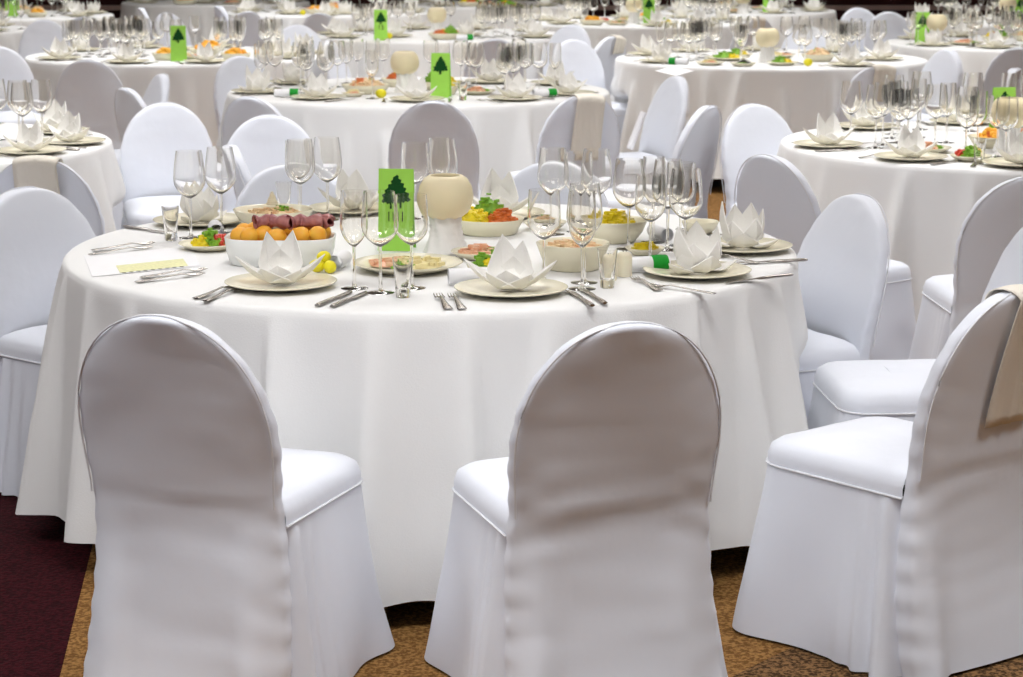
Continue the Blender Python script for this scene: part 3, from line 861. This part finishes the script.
def make_food(p, r, kind, z, label, rz=0.0):
    e = empty('salad' if kind not in ('fish', 'cheese', 'olive', 'chips') else {'fish': 'fish_slices', 'cheese': 'cheese_slices', 'olive': 'olives', 'chips': 'potato_chips'}[kind], (p.x, p.y, z), rz)
    for q, (m, n, (ox, oy), rr, h, sz, bx) in enumerate(FOODS[kind]):
        k = (kind, q, round(r, 3))
        if k not in FOOD_CACHE:
            FOOD_CACHE[k] = P_(m + '_portion', heap(n, r * rr, r * rr, h, sz, hash(kind) % 97 * 0 + q * 7 + len(kind), bx), False)
        tag(link(m + '_portion', FOOD_CACHE[k], m, e, (ox * r, oy * r, 0.0)), kind='stuff')
    return tag(e, label, 'food', 'food on the tables')
FOOD_WORDS = {'corn': 'corn, carrot and herb salad', 'pink': 'pale pink heaped salad', 'green': 'leafy green salad with corn', 'fish': 'orange fish slices',
              'cheese': 'sliced cheese and fish', 'chips': 'golden chips', 'olive': 'dark olives', 'orange': 'orange fruit pieces', 'saladpale': 'pale mixed salad'}

# ------------------------------------------------------------------ nearest table, laid by hand
random.seed(11)
A = TABLES['A']
def setting(px, py, var, kind, label_p, label_n, sc=1.0, rz=0.0):
    p = T_at(px, py)
    tag(link('plate', plate_me, 'plate', loc=p), label_p, 'plate', 'cream plates on the nearest table')
    me = (STARS if kind == 's' else CROWNS)[var]
    tag(link('napkin', me, 'napkin', loc=(p.x, p.y, Z0 + 0.0075), rz=rz, scale=sc), label_n, 'napkin', 'folded napkins on the nearest table')
setting(281, 287, 0, 's', 'cream plate under the star napkin before the apricot bowl', 'star-folded white napkin in front of the apricot bowl', 1.0, 0.1)
setting(511, 293, 1, 's', 'cream plate at front centre of the nearest table', 'star-folded white napkin at front centre of the nearest table', 1.0, -0.1)
setting(697, 275, 0, 'c', 'cream plate beside the green-banded scroll', 'upright folded napkin beside the green-banded scroll', 1.0, 0.5)
setting(742, 250, 1, 'c', 'cream plate at the right end of the nearest table', 'upright folded napkin at the right end of the nearest table', 0.95, 0.0)
setting(500, 217, 2, 's', 'cream plate behind the corn salad', 'star-folded napkin behind the corn salad', 1.05, 0.0)
setting(200, 224, 1, 'c', 'cream plate behind the left pair of glasses', 'upright folded napkin behind the left pair of glasses', 0.9, 1.0)
setting(352, 212, 2, 's', 'cream plate at the far side behind the green card', 'pointed folded napkin left behind the green card', 1.0, 0.4)

# cutlery: (x0,y0) handle end -> (x1,y1) tip end
def cutlery(kind, x0, y0, x1, y1, label, lift=0.0, dz=0.0):
    a, b = T_at(x0, y0), T_at(x1, y1)
    d = b - a; ang = atan2(d.y, d.x) - pi / 2
    c = (a + b) / 2
    o = link(kind, FORK if kind == 'fork' else KNIFE, 'steel', loc=(c.x, c.y, Z0 + dz), rz=ang)
    return tag(o, label, kind, kind.replace('knife', 'kniv').replace('kniv', 'knive') + 's on the nearest table')
cutlery('fork', 78, 257, 163, 247, 'steel fork at the far left, lowest of the crossed bunch')
cutlery('fork', 80, 253, 166, 243, 'steel fork at the far left, highest of the crossed bunch', dz=0.001)
cutlery('knife', 126, 228, 172, 234, 'steel knife lying behind the forks at the far left')
cutlery('fork', 128, 284, 212, 274, 'steel fork below the printed menu sheet, nearer of two')
cutlery('fork', 131, 280, 216, 269, 'steel fork below the printed menu sheet, farther of two')
cutlery('fork', 197, 299, 236, 287, 'steel fork left of the front left plate, outer one')
cutlery('fork', 205, 302, 244, 289, 'steel fork left of the front left plate, inner one')
cutlery('knife', 317, 307, 352, 292, 'steel knife right of the front left plate, inner one')
cutlery('knife', 332, 308, 367, 293, 'steel knife right of the front left plate, outer one')
cutlery('fork', 449, 311, 437, 295, 'steel fork left of the front centre plate, outer one')
cutlery('fork', 463, 311, 451, 295, 'steel fork left of the front centre plate, inner one')
cutlery('knife', 592, 307, 568, 292, 'steel knife right of the front centre plate, inner one')
cutlery('knife', 604, 304, 580, 290, 'steel knife right of the front centre plate, outer one')
cutlery('fork', 658, 291, 634, 279, 'steel fork beside the white scroll end')
cutlery('fork', 708, 294, 654, 287, 'steel fork before the plate with upright napkin')
cutlery('knife', 776, 278, 742, 282, 'steel knife at the right table edge')
cutlery('fork', 752, 263, 714, 256, 'steel fork before the right end plate')
cutlery('knife', 790, 262, 748, 264, 'steel knife before the right end plate')
cutlery('knife', 690, 232, 724, 236, 'steel knife behind the right end napkin')

# printed menu sheet on a white napkin at the left end
def sheet(name, pts_px, z, m, parent=None, origin=None):
    pts = [at(x, y, z) for x, y in pts_px]
    c = sum(pts, Vector()) / 4 if origin is None else origin
    v = [p - c for p in pts]; v2 = [q + Vector((0, 0, 0.0012)) for q in v]
    mb = MB().add([tuple(q) for q in v + v2], [(3, 2, 1, 0), (4, 5, 6, 7), (0, 1, 5, 4), (1, 2, 6, 5), (2, 3, 7, 6), (3, 0, 4, 7)])
    return link(name, mb.mesh(name, False), m, parent, loc=(0, 0, 0) if parent else c), c
ms, mc = sheet('menu_sheet', [(92, 277), (200, 266), (192, 247), (84, 256)], Z0, 'paper')
tag(ms, 'white menu sheet with pale yellow print among forks at left', 'menu')
yp, _ = sheet('yellow_print', [(120, 273), (188, 266), (183, 259), (116, 266)], Z0 + 0.0008, 'yellow_print', ms, mc)
tp = MB()
for i in range(9):
    a = at(124 + i * 7.2, 272.6 - i * 0.75, Z0 + 0.0022) - mc
    tp.box((a.x, a.y, a.z), (0.010, 0.006, 0.0006), -0.05)
link('text_line', tp.mesh('text_line', False), 'black_print', ms)

# wine glasses
def cluster(lst, phrase, group, full=True, words=None):
    lst = sorted(lst)
    n = len(lst)
    for i, (px, py, kind) in enumerate(lst):
        if n == 1: w = 'clear wine glass '
        elif n == 2: w = ('left', 'right')[i] + ' one of two clear wine glasses '
        elif n == 3: w = ('left', 'middle', 'right')[i] + ' one of three clear wine glasses '
        else: w = ORD[i] + ' from left of the wine glasses '
        make_glass(T_at(px, py), kind, w + phrase, group, full)
G_A = 'wine glasses on the nearest table'
cluster([(190, 238, 'wine'), (222, 233, 'wine')], 'at the left end of the nearest table', G_A)
cluster([(303, 222, 'wine'), (332, 218, 'wine'), (318, 215, 'white')], 'behind the apricot bowl', G_A)
cluster([(346, 289, 'flute'), (375, 292, 'wine'), (412, 288, 'white')], 'in front of the green card', G_A)
cluster([(418, 219, 'white'), (443, 222, 'wine'), (467, 217, 'flute')], 'behind the round ivory vase', G_A)
cluster([(536, 285, 'white'), (560, 288, 'flute'), (578, 285, 'wine')], 'in front of the white salad bowl', G_A)
cluster([(556, 234, 'wine'), (577, 232, 'white'), (597, 236, 'wine')], 'behind the bowl of chips', G_A)
cluster([(640, 252, 'wine'), (654, 262, 'white'), (666, 250, 'wine'), (682, 262, 'wine'), (655, 243, 'flute'), (690, 248, 'white')], 'at the right beside the upright napkins', G_A)
for px, py, lb in ((172, 240, 'clear shot glass at the left end beside the forks'), (403, 297, 'clear shot glass in front of the green card glasses'),
                   (592, 288, 'clear shot glass beside the cream shakers'), (284, 213, 'clear shot glass behind the apricot bowl')):
    MAIN_GLASS.append((tag(link('shot_glass', shot_me, 'glass', loc=T_at(px, py)), lb, 'shot glass', 'shot glasses on the nearest table'), 0.02))

make_vase(T_at(446, 252), 'round ivory vase with white wrapped foot on the nearest table')
make_card(T_at(397, 249), rad(-6), '11', 'green table card with tree and number 11 beside the vase')
make_scroll(T_at(645, 272), rad(18), 'white paper scroll with green band on the nearest table')
make_scroll(T_at(474, 284), rad(8), 'plain white paper scroll behind the front centre plate', False)
make_scroll(T_at(340, 268), rad(80), 'plain white paper scroll end beside the lemons', False, 0.10)
make_scroll(T_at(216, 236), rad(100), 'rolled paper end standing behind the herb plate', False, 0.10)
make_scroll(T_at(660, 240), rad(110), 'rolled paper end among the right-hand glasses', False, 0.10)

# apricot bowl: white oval porcelain, fruit and ham, a plate of pate on top behind
bp = T_at(281, 262)
def oval_bowl(w, d, h):
    mb = MB(); rows = []
    def ring(k, z):
        return [(k * w * sgnpow(cos(2 * pi * j / 48), 0.6), k * d * sgnpow(sin(2 * pi * j / 48), 0.6), z) for j in range(48)]
    for k, z in ((0.86, 0), (0.9, 0.002), (0.97, h * 0.5), (1.0, h), (0.985, h + 0.001), (0.955, h - 0.002), (0.92, h * 0.5), (0.85, 0.008)): rows.append(ring(k, z))
    mb.grid(rows, wrap=True); mb.fan(rows[0], (0, 0, 0), True); mb.fan(rows[-1], (0, 0, 0.008))
    return mb
tag(link('fruit_bowl', oval_bowl(0.148, 0.10, 0.072), 'white_dish', loc=bp), 'white rectangular bowl of apricots and ham on the nearest table', 'bowl')
fr = [(232, 236, .029), (248, 238, .028), (264, 234, .027), (276, 239, .029), (300, 238, .030), (317, 240, .027), (330, 232, .030), (322, 228, .027), (290, 229, .026), (240, 231, .026), (255, 229, .025), (310, 231, .026)]
apr = {}
rr0 = random.Random(3)
for i, (px, py, r) in enumerate(fr):
    z = Z0 + 0.075 + 0.004 * (i % 3)
    p = at(px, py, z)
    # keep each fruit within the bowl
    lx_, ly_ = p.x - bp.x, p.y - bp.y
    r *= 0.92; lx_ = max(-0.105, min(0.105, lx_)); ly_ = max(-0.06, min(0.06, ly_))
    me = P_('apricot', MB().blob((0, 0, 0), r, 16, 10, (1, 1, 0.93), 0.01, 0, rr0))
    tag(link('apricot', me, 'orange', loc=(bp.x + lx_, bp.y + ly_, z), rz=i), 'orange apricot, %s from left in the white rectangular bowl' % ORD[sorted(q[0] for q in fr).index(px)], 'apricot', 'apricots in the white bowl')
# under-layer of fruit that carries the visible ones
for i, (ax, ay) in enumerate(((-0.09, -0.045), (-0.03, -0.05), (0.03, -0.05), (0.09, -0.045), (-0.08, 0.03), (0.0, 0.03), (0.08, 0.03))):
    me = P_('apricot', MB().blob((0, 0, 0), 0.027, 14, 8, (1, 1, 0.95), 0.01, 0, rr0))
    tag(link('apricot', me, 'orange', loc=(bp.x + ax, bp.y + ay, Z0 + 0.039)), 'orange apricot of the lower layer in the white rectangular bowl', 'apricot', 'apricots in the white bowl')
for i, (px, py, w, rz) in enumerate(((262, 227, 0.026, 0.5), (278, 229, 0.030, -0.3), (296, 227, 0.028, 0.7), (311, 225, 0.030, 0.1), (324, 224, 0.024, -0.6))):
    p = at(px, py, Z0 + 0.105)
    mb = MB(); rows = []
    for a in range(13):
        t = a / 12 * 2 * pi * 1.25
        q = 0.017 - 0.006 * a / 12
        rows.append([(-w + 2 * w * k / 8, q * cos(t) + 0.003 * sin(k * 1.7 + a), q * sin(t) + 0.004 * sin(k * 1.1 + a * 0.8)) for k in range(9)])
    mb.grid(rows)
    o = link('ham_slice', mb, 'ham', loc=(p.x, bp.y + max(-0.03, min(0.07, p.y - bp.y)), Z0 + 0.112), rz=rz)
    md = o.modifiers.new('thickness', 'SOLIDIFY'); md.thickness = 0.003
    tag(o, 'rolled slice of dark cured ham, %s from left on the apricots' % ORD[i], 'ham slice', 'ham slices in the white bowl')
for i, (px, py) in enumerate(((317, 272), (330, 273), (324, 271))):
    p = T_at(px, py)
    tag(link('lemon', P_('lemon', MB().blob((0, 0, 0), 0.017, 14, 9, (1.25, 1, 1), 0.01, i, rr0)), 'lemon', loc=(p.x, p.y, Z0 + 0.0165 + (0.02 if i == 2 else 0)), rz=i), 'small yellow lemon by the apricot bowl, ' + ('left one', 'right one', 'topmost one')[i], 'lemon', 'lemons by the apricot bowl')
# raised flat plate with pate behind the apricot bowl
pp = at(272, 219, Z0)
make_dish(T_at(270, 232) + Vector((0, 0.10, 0)), 0.12, 0.055, 'pale footed dish behind the apricot bowl', 'plate', 0.5)
pq = T_at(270, 232) + Vector((0, 0.10, 0))
make_food(pq, 0.10, 'saladpale', Z0 + 0.035, 'brown herb-topped spread in the pale dish behind the apricots')
cp = MB()
for k in range(7):
    cp.lathe([(0.022 * (1 - k / 8), 0.0), (0.024 * (1 - k / 8), 0.004), (0.018 * (1 - k / 8), 0.009)], 18, (0.001 * sin(k * 2), 0.001 * cos(k * 2), 0.0065 * k))
tag(link('butter_rosette', cp, 'cream', loc=(pq.x - 0.005, pq.y + 0.02, Z0 + 0.066), scale=0.8), 'cream piped butter rosette on the dish behind the apricots', 'butter')
# herb plate at the left
hp = T_at(209, 249)
make_dish(hp, 0.085, 0.018, 'small cream plate of herbs left of the apricot bowl', 'plate', name='side_plate')
make_food(hp, 0.065, 'green', Z0 + 0.010, 'chopped green herbs and fish on the small left plate', 0.5)
# cold platter in front
cp_ = T_at(408, 270)
make_dish(cp_, 0.145, 0.022, 'large cream platter behind the front glasses', 'plate', name='platter')
make_food(cp_, 0.115, 'cheese', Z0 + 0.012, 'sliced cheese and fish on the large platter')
c2 = T_at(480, 258)
make_dish(c2, 0.08, 0.020, 'cream dish of canapes right of the vase', 'plate', name='platter')
make_food(c2, 0.065, 'fish', Z0 + 0.010, 'orange fish slices right of the vase', 1.0)
c3 = T_at(484, 276)
make_dish(c3, 0.045, 0.03, 'small cream bowl behind the front centre napkin', 'plate')
make_food(c3, 0.034, 'green', Z0 + 0.014, 'red and green relish behind the front centre napkin', 2.0)
# corn salad
c4 = T_at(489, 233)
make_dish(c4, 0.105, 0.045, 'cream bowl of yellow, red and green salad', 'plate', 0.75)
make_food(c4, 0.088, 'corn', Z0 + 0.034, 'yellow corn, red pepper and green herb salad')
c8 = T_at(545, 229)
make_dish(c8, 0.065, 0.022, 'cream plate of salad behind the front right glasses', 'plate', name='platter')
make_food(c8, 0.05, 'saladpale', Z0 + 0.012, 'pale mixed salad behind the front right glasses', 1.0)
# white salad bowl in front with pale salad
c5 = T_at(573, 268)
make_dish(c5, 0.098, 0.068, 'deep cream salad bowl behind the front right glasses', 'plate', 0.72)
make_food(c5, 0.078, 'saladpale', Z0 + 0.052, 'pale salad in the deep cream bowl')
# chips bowl
c6 = T_at(613, 241)
make_dish(c6, 0.098, 0.062, 'cream bowl of golden chips on the nearest table', 'plate', 0.62)
make_food(c6, 0.075, 'chips', Z0 + 0.046, 'golden chips heaped in the cream bowl')
c7 = T_at(645, 254)
make_dish(c7, 0.055, 0.018, 'small plate of yellow pieces beside the shakers', 'plate', name='side_plate')
tag(link('yellow_pepper', P_('pepper', heap(26, 0.034, 0.034, 0.022, 0.008, 9, True), False), 'corn', loc=(c7.x, c7.y, Z0 + 0.010)), 'heap of bright yellow pepper pieces beside the shakers', 'food', kind='stuff')
c9 = T_at(700, 233)
make_dish(c9, 0.055, 0.035, 'small cream bowl behind the upright napkins', 'plate')
# shakers
sh_me = P_('shaker', MB().lathe([(0.0195, 0), (0.021, 0.003), (0.0205, 0.052), (0.018, 0.058), (0.011, 0.0635), (0, 0.065)], 24))
cap_me = P_('hole', MB().lathe([(0.002, 0), (0.002, 0.0008)], 8))
for px, py, lb in ((609, 280, 'cream shaker beside the white scroll, nearer of two'), (624, 276, 'cream shaker beside the white scroll, farther of two')):
    p = T_at(px, py); e = empty('salt_shaker', p)
    bd_ = link('body', sh_me, 'wax', e)
    for k in range(3): link('hole', cap_me, 'black_print', bd_, (0.005 * cos(k * 2.1), 0.005 * sin(k * 2.1), 0.0646))
    tag(e, lb, 'shaker', 'cream shakers')

# stemware stands clear of plates and dishes: nudge glasses apart
FIXED = [(T_at(281, 287), 0.14), (T_at(511, 293), 0.14), (T_at(697, 275), 0.14), (T_at(742, 250), 0.14), (T_at(500, 217), 0.14), (T_at(200, 224), 0.14), (T_at(352, 212), 0.14),
         (T_at(446, 252), 0.062), (T_at(397, 249), 0.05), (c3, 0.045), (c4, 0.08), (c5, 0.078), (c6, 0.07), (c7, 0.052), (c8, 0.06), (hp, 0.08), (c2, 0.07), (cp_, 0.125), (pq, 0.07), (c9, 0.035),
         (T_at(609, 280), 0.022), (T_at(624, 276), 0.022)]
for _ in range(60):
    for i, (g, r) in enumerate(MAIN_GLASS):
        for q, s_ in FIXED + [(o.location, r2) for j, (o, r2) in enumerate(MAIN_GLASS) if j != i]:
            dx_, dy_ = g.location.x - q.x, g.location.y - q.y; d = hypot(dx_, dy_) or 1e-4
            if d < r + s_:
                k = (r + s_ - d) * 0.3 / d; g.location.x += dx_ * k; g.location.y += dy_ * k

# ------------------------------------------------------------------ the other tables
def visible(p, m=14):
    x, y = to_px(p.x, p.y, 0.85)
    return -m - 130 < x < IMG_W + m + 130 and y > -m
DETAIL = 'BCE'
def dress(key, seed, spec, ring=True, nring=10):
    c = TABLES[key]; tp = TP[key]; rnd = random.Random(seed)
    used = []
    def free(p, r): return all(hypot(p.x - q.x, p.y - q.y) > r + s for q, s in used)
    def inside(p, r=0.15):
        d = Vector((p.x - c.x, p.y - c.y)); L = d.length
        if L > R_T - r: d = d / L * (R_T - r); return Vector((c.x + d.x, c.y + d.y, Z0))
        return Vector((p.x, p.y, Z0))
    plates, glasses, dishes = [], [], []
    for x, y in spec.get('set', ()):
        p = inside(T_at(x, y))
        if free(p, 0.13): plates.append(p); used.append((p, 0.14))
    if 'vase' in spec:
        p = inside(T_at(*spec['vase'])); used.append((p, 0.07)); make_vase(p, 'round ivory vase on ' + tp)
    if 'card' in spec:
        x, y, num = spec['card']; p = inside(T_at(x, y))
        for _ in range(12):
            if free(p, 0.055): break
            p = p + Vector((0.012 if x > spec.get('vase', (0, 0))[0] else -0.012, 0.015, 0))
        used.append((p, 0.055))
        make_card(p, rad(rnd.uniform(-12, 12)), num, 'green tree card on ' + tp)
    for x, y, r, kind in spec.get('dish', ()):
        p = inside(T_at(x, y), r)
        for _ in range(10):
            if free(p, r): dishes.append((p, r, kind)); used.append((p, r)); break
            p = p + Vector((c.x - p.x, c.y - p.y, 0)) * 0.06
    for x, y, n in spec.get('gl', ()):
        q = inside(T_at(x, y))
        for k in range(n):
            for _ in range(30):
                p = inside(q + Vector((rnd.uniform(-0.14, 0.14), rnd.uniform(-0.14, 0.14), 0)), 0.06)
                if free(p, 0.045): break
            else: continue
            used.append((p, 0.046)); glasses.append(p)
    if ring:
        a0 = rnd.uniform(0, 0.6)
        for k in range(nring):
            a = a0 + 2 * pi * k / nring
            p = Vector((c.x + 0.84 * cos(a), c.y + 0.84 * sin(a), Z0))
            if visible(p) and free(p, 0.15): plates.append(p); used.append((p, 0.14))
            for m in range(4 if key in 'BCDEF' else 3):
                b = a + rnd.uniform(0.1, 0.45); rr = rnd.uniform(0.50, 0.68)
                p = Vector((c.x + rr * cos(b), c.y + rr * sin(b), Z0))
                if visible(p, 5) and free(p, 0.046): used.append((p, 0.046)); glasses.append(p)
        for k in range(5):
            a = rnd.uniform(0, 2 * pi); rr = rnd.uniform(0.1, 0.42); r = rnd.uniform(0.09, 0.12)
            p = Vector((c.x + rr * cos(a), c.y + rr * sin(a), Z0))
            if visible(p) and free(p, r): used.append((p, r)); dishes.append((p, r, rnd.choice(('fish', 'pink', 'corn', 'green', 'cheese', 'orange'))))
    plates = [p for p in plates if visible(p, 30)]
    plates.sort(key=lambda p: to_px(p.x, p.y, Z0)[0])
    for i, p in enumerate(plates):
        w = ORD[i]
        tag(link('plate', plate_me, 'plate', loc=p), 'cream plate, %s from left on %s' % (w, tp), 'plate', 'cream plates on ' + tp)
        star = rnd.random() < 0.7
        me = rnd.choice(STARS if star else CROWNS)
        tag(link('napkin', me, 'napkin', loc=(p.x, p.y, Z0 + 0.0075), rz=rnd.uniform(-0.4, 0.4), scale=rnd.uniform(0.92, 1.04)),
            '%s white napkin, %s from left on %s' % ('star-folded' if star else 'upright folded', w, tp), 'napkin', 'folded napkins on ' + tp)
        if key in 'BCDEF':
            out = Vector((p.x - c.x, p.y - c.y)); a = atan2(out.y, out.x)
            for sg, kd in ((1, 'knife'), (-1, 'fork')):
                q = Vector((p.x - sg * 0.165 * sin(a), p.y + sg * 0.165 * cos(a), Z0))
                if (q - c).xy.length < R_T - 0.12 and free(q, 0.02):
                    tag(link(kd, KNIFE if kd == 'knife' else FORK, 'steel', loc=q, rz=a + pi / 2),
                        'steel %s beside the plate %s from left on %s' % (kd, w, tp), kd, 'cutlery on ' + tp)
    zones = {}
    for p in glasses:
        dx_, dy_ = (p.x - c.x) / R_T, (p.y - c.y) / R_T
        zn = ('front', 'middle', 'rear')[0 if dy_ < -0.3 else 1 if dy_ < 0.3 else 2] + ' ' + ('left', 'centre', 'right')[0 if dx_ < -0.3 else 1 if dx_ < 0.3 else 2]
        zones.setdefault(zn, []).append(p)
    for zn, ps in zones.items():
        ps.sort(key=lambda p: to_px(p.x, p.y, Z0)[0])
        for i, p in enumerate(ps):
            make_glass(p, rnd.choice(('wine', 'wine', 'white', 'flute')), 'stemmed glass, %s from left in the %s of %s' % (ORD[min(i, 13)], zn, tp), 'stemmed glasses on ' + tp, key in DETAIL)
    dishes.sort(key=lambda d: to_px(d[0].x, d[0].y, Z0)[0])
    for i, (p, r, kind) in enumerate(dishes):
        w = ORD[i]
        deep = kind in ('pink', 'corn', 'orange', 'chips')
        make_dish(p, round(r, 2), 0.045 if deep else 0.02, 'cream %s of %s, %s dish from left on %s' % ('bowl' if deep else 'platter', FOOD_WORDS[kind].split()[-1], w, tp), 'plate', 0.7, name='serving_bowl' if deep else 'platter')
        make_food(p, round(round(r, 2) * 0.82, 3), kind, Z0 + (0.034 if deep else 0.011), '%s, %s dish from left on %s' % (FOOD_WORDS[kind], w, tp), rnd.uniform(0, 6))
    for q, (x, y, ang) in enumerate(spec.get('scroll', ())):
        p = inside(T_at(x, y))
        if not free(p, 0.03): p = p + Vector((0, -0.06, 0))
        if free(p, 0.025): make_scroll(p, rad(ang), 'paper scroll with green band, %s on %s' % (('right' if q == 0 else 'left'), tp))
    for q, (x, y) in enumerate(spec.get('lemon', ())):
        p = inside(T_at(x, y))
        tag(link('lemon', P_('lemon', MB().blob((0, 0, 0), 0.024, 12, 8, (1.2, 1, 1))), 'lemon', loc=(p.x, p.y, Z0 + 0.0235)), 'yellow lemon on ' + tp, 'lemon')
    for q, (x, y) in enumerate(spec.get('shot', ())):
        tag(link('shot_glass', shot_me, 'glass', loc=inside(T_at(x, y))), 'clear shot glass on ' + tp, 'shot glass')

dress('B', 1, dict(set=[(258, 93), (318, 99), (417, 101), (515, 100), (568, 95), (490, 83)], vase=(405, 92), card=(441, 97, None),
                   gl=[(288, 88, 5), (380, 82, 3), (458, 88, 4), (530, 90, 6)], dish=[(366, 93, 0.13, 'pink'), (477, 94, 0.10, 'fish'), (459, 96, 0.06, 'chips'), (349, 97, .06, 'cheese')],
                   scroll=[(545, 97, 20), (287, 97, 0)], lemon=[(381, 98)], shot=[(463, 100)]), nring=9)
dress('C', 2, dict(set=[(824, 147), (894, 162), (1018, 170)], vase=(1008, 152), card=(1002, 142, None), gl=[(868, 146, 5), (938, 150, 7), (915, 140, 3), (975, 158, 4)],
                   dish=[(926, 152, 0.10, 'fish'), (962, 163, 0.08, 'green'), (995, 147, 0.11, 'orange')], scroll=[(925, 163, 150)], shot=[(975, 166)]), nring=10)
dress('D', 3, dict(set=[(648, 63), (850, 66), (882, 60)], vase=(767, 62), gl=[(682, 60, 5), (700, 58, 4), (862, 58, 4), (838, 55, 4)],
                   dish=[(727, 60, 0.15, 'green'), (710, 65, 0.09, 'cheese'), (743, 66, 0.08, 'olive'), (782, 65, 0.10, 'green'), (818, 61, 0.11, 'pink')], lemon=[(808, 66)], scroll=[(676, 64, 160)]))
dress('E', 4, dict(set=[(40, 154), (72, 144)], gl=[(10, 143, 8)], scroll=[(6, 153, 20)]), nring=8)
dress('F', 5, dict(set=[(50, 60), (68, 62), (127, 63), (206, 63)], card=(179, 61, None), gl=[(88, 56, 6), (118, 54, 6), (228, 57, 5), (158, 56, 4)],
                   dish=[(165, 60, 0.09, 'orange'), (236, 60, 0.10, 'orange'), (192, 59, 0.10, 'cheese')]))
dress('G', 6, dict(set=[(335, 38), (395, 37), (548, 38), (466, 36)], vase=(437, 35), card=(368, 41, '15'), gl=[(490, 37, 5), (520, 36, 5)],
                   dish=[(445, 39, 0.13, 'corn'), (408, 38, 0.10, 'pink')], lemon=[(389, 39)], scroll=[(465, 40, 10)]))
dress('H', 7, dict(set=[(900, 47), (995, 48)], vase=(936, 44), card=(922, 43, None), gl=[(893, 46, 3), (985, 46, 5), (1010, 46, 5)],
                   dish=[(912, 47, 0.13, 'fish'), (955, 47, 0.14, 'fish')]))
dress('I', 8, dict(set=[(562, 24), (700, 25)], vase=(634, 23), card=(645, 23, None), gl=[(578, 23, 4), (690, 22, 4), (715, 22, 4)],
                   dish=[(592, 25, 0.11, 'orange'), (617, 25, 0.10, 'saladpale'), (664, 24, 0.13, 'green')]))
dress('J', 9, dict(set=[(790, 15)], vase=(746, 15), card=(763, 15, None), gl=[(780, 13, 3), (720, 14, 4)], dish=[(737, 16, 0.10, 'saladpale'), (770, 16, 0.13, 'chips')]))
dress('L', 10, dict(set=[(290, 14), (345, 14)], dish=[(312, 14, 0.12, 'orange'), (355, 14, 0.12, 'green')], lemon=[(303, 15)]))
dress('M', 11, dict(set=[(96, 17), (86, 16)], card=(12, 16, None), dish=[(37, 17, 0.1, 'orange'), (60, 17, 0.12, 'pink')]))
dress('N', 12, dict(set=[(14, 32), (-8, 33)], gl=[(6, 30, 4)]))
dress('O', 13, dict(vase=(1007, 22), card=(1016, 22, None), dish=[(967, 22, 0.11, 'fish')], set=[(972, 20)], gl=[(990, 20, 4), (955, 20, 4)]))
dress('K', 14, dict(dish=[(185, 4, 0.14, 'orange'), (165, 4, 0.12, 'corn'), (232, 4, 0.12, 'fish')], set=[(145, 3), (205, 3)]))
dress('P', 15, dict(dish=[(470, 6, 0.14, 'corn'), (510, 6, 0.14, 'green'), (525, 6, 0.12, 'olive')], set=[(545, 6), (440, 6)]))

# paper sheet at the edge of the wide table, rolled menu leaning on a chair seat
ps, _ = sheet('paper_sheet', [(655, 71), (676, 76), (694, 71), (672, 67)], Z0, 'paper')
tag(ps, 'white paper sheet lying at the front edge of the wide table', 'paper')
b18 = NEAR['b18']
th_ = b18.rotation_euler.z + pi / 2
q = b18.location + Vector((cos(th_), sin(th_), 0)) * -0.13
sc_ = make_scroll(Vector((q.x, q.y, 0)), th_, 'white paper roll leaning on the slim white chair', False, 0.2, 0.018)
sc_.location.z = 0.60; sc_.rotation_euler = (0, rad(68), th_)
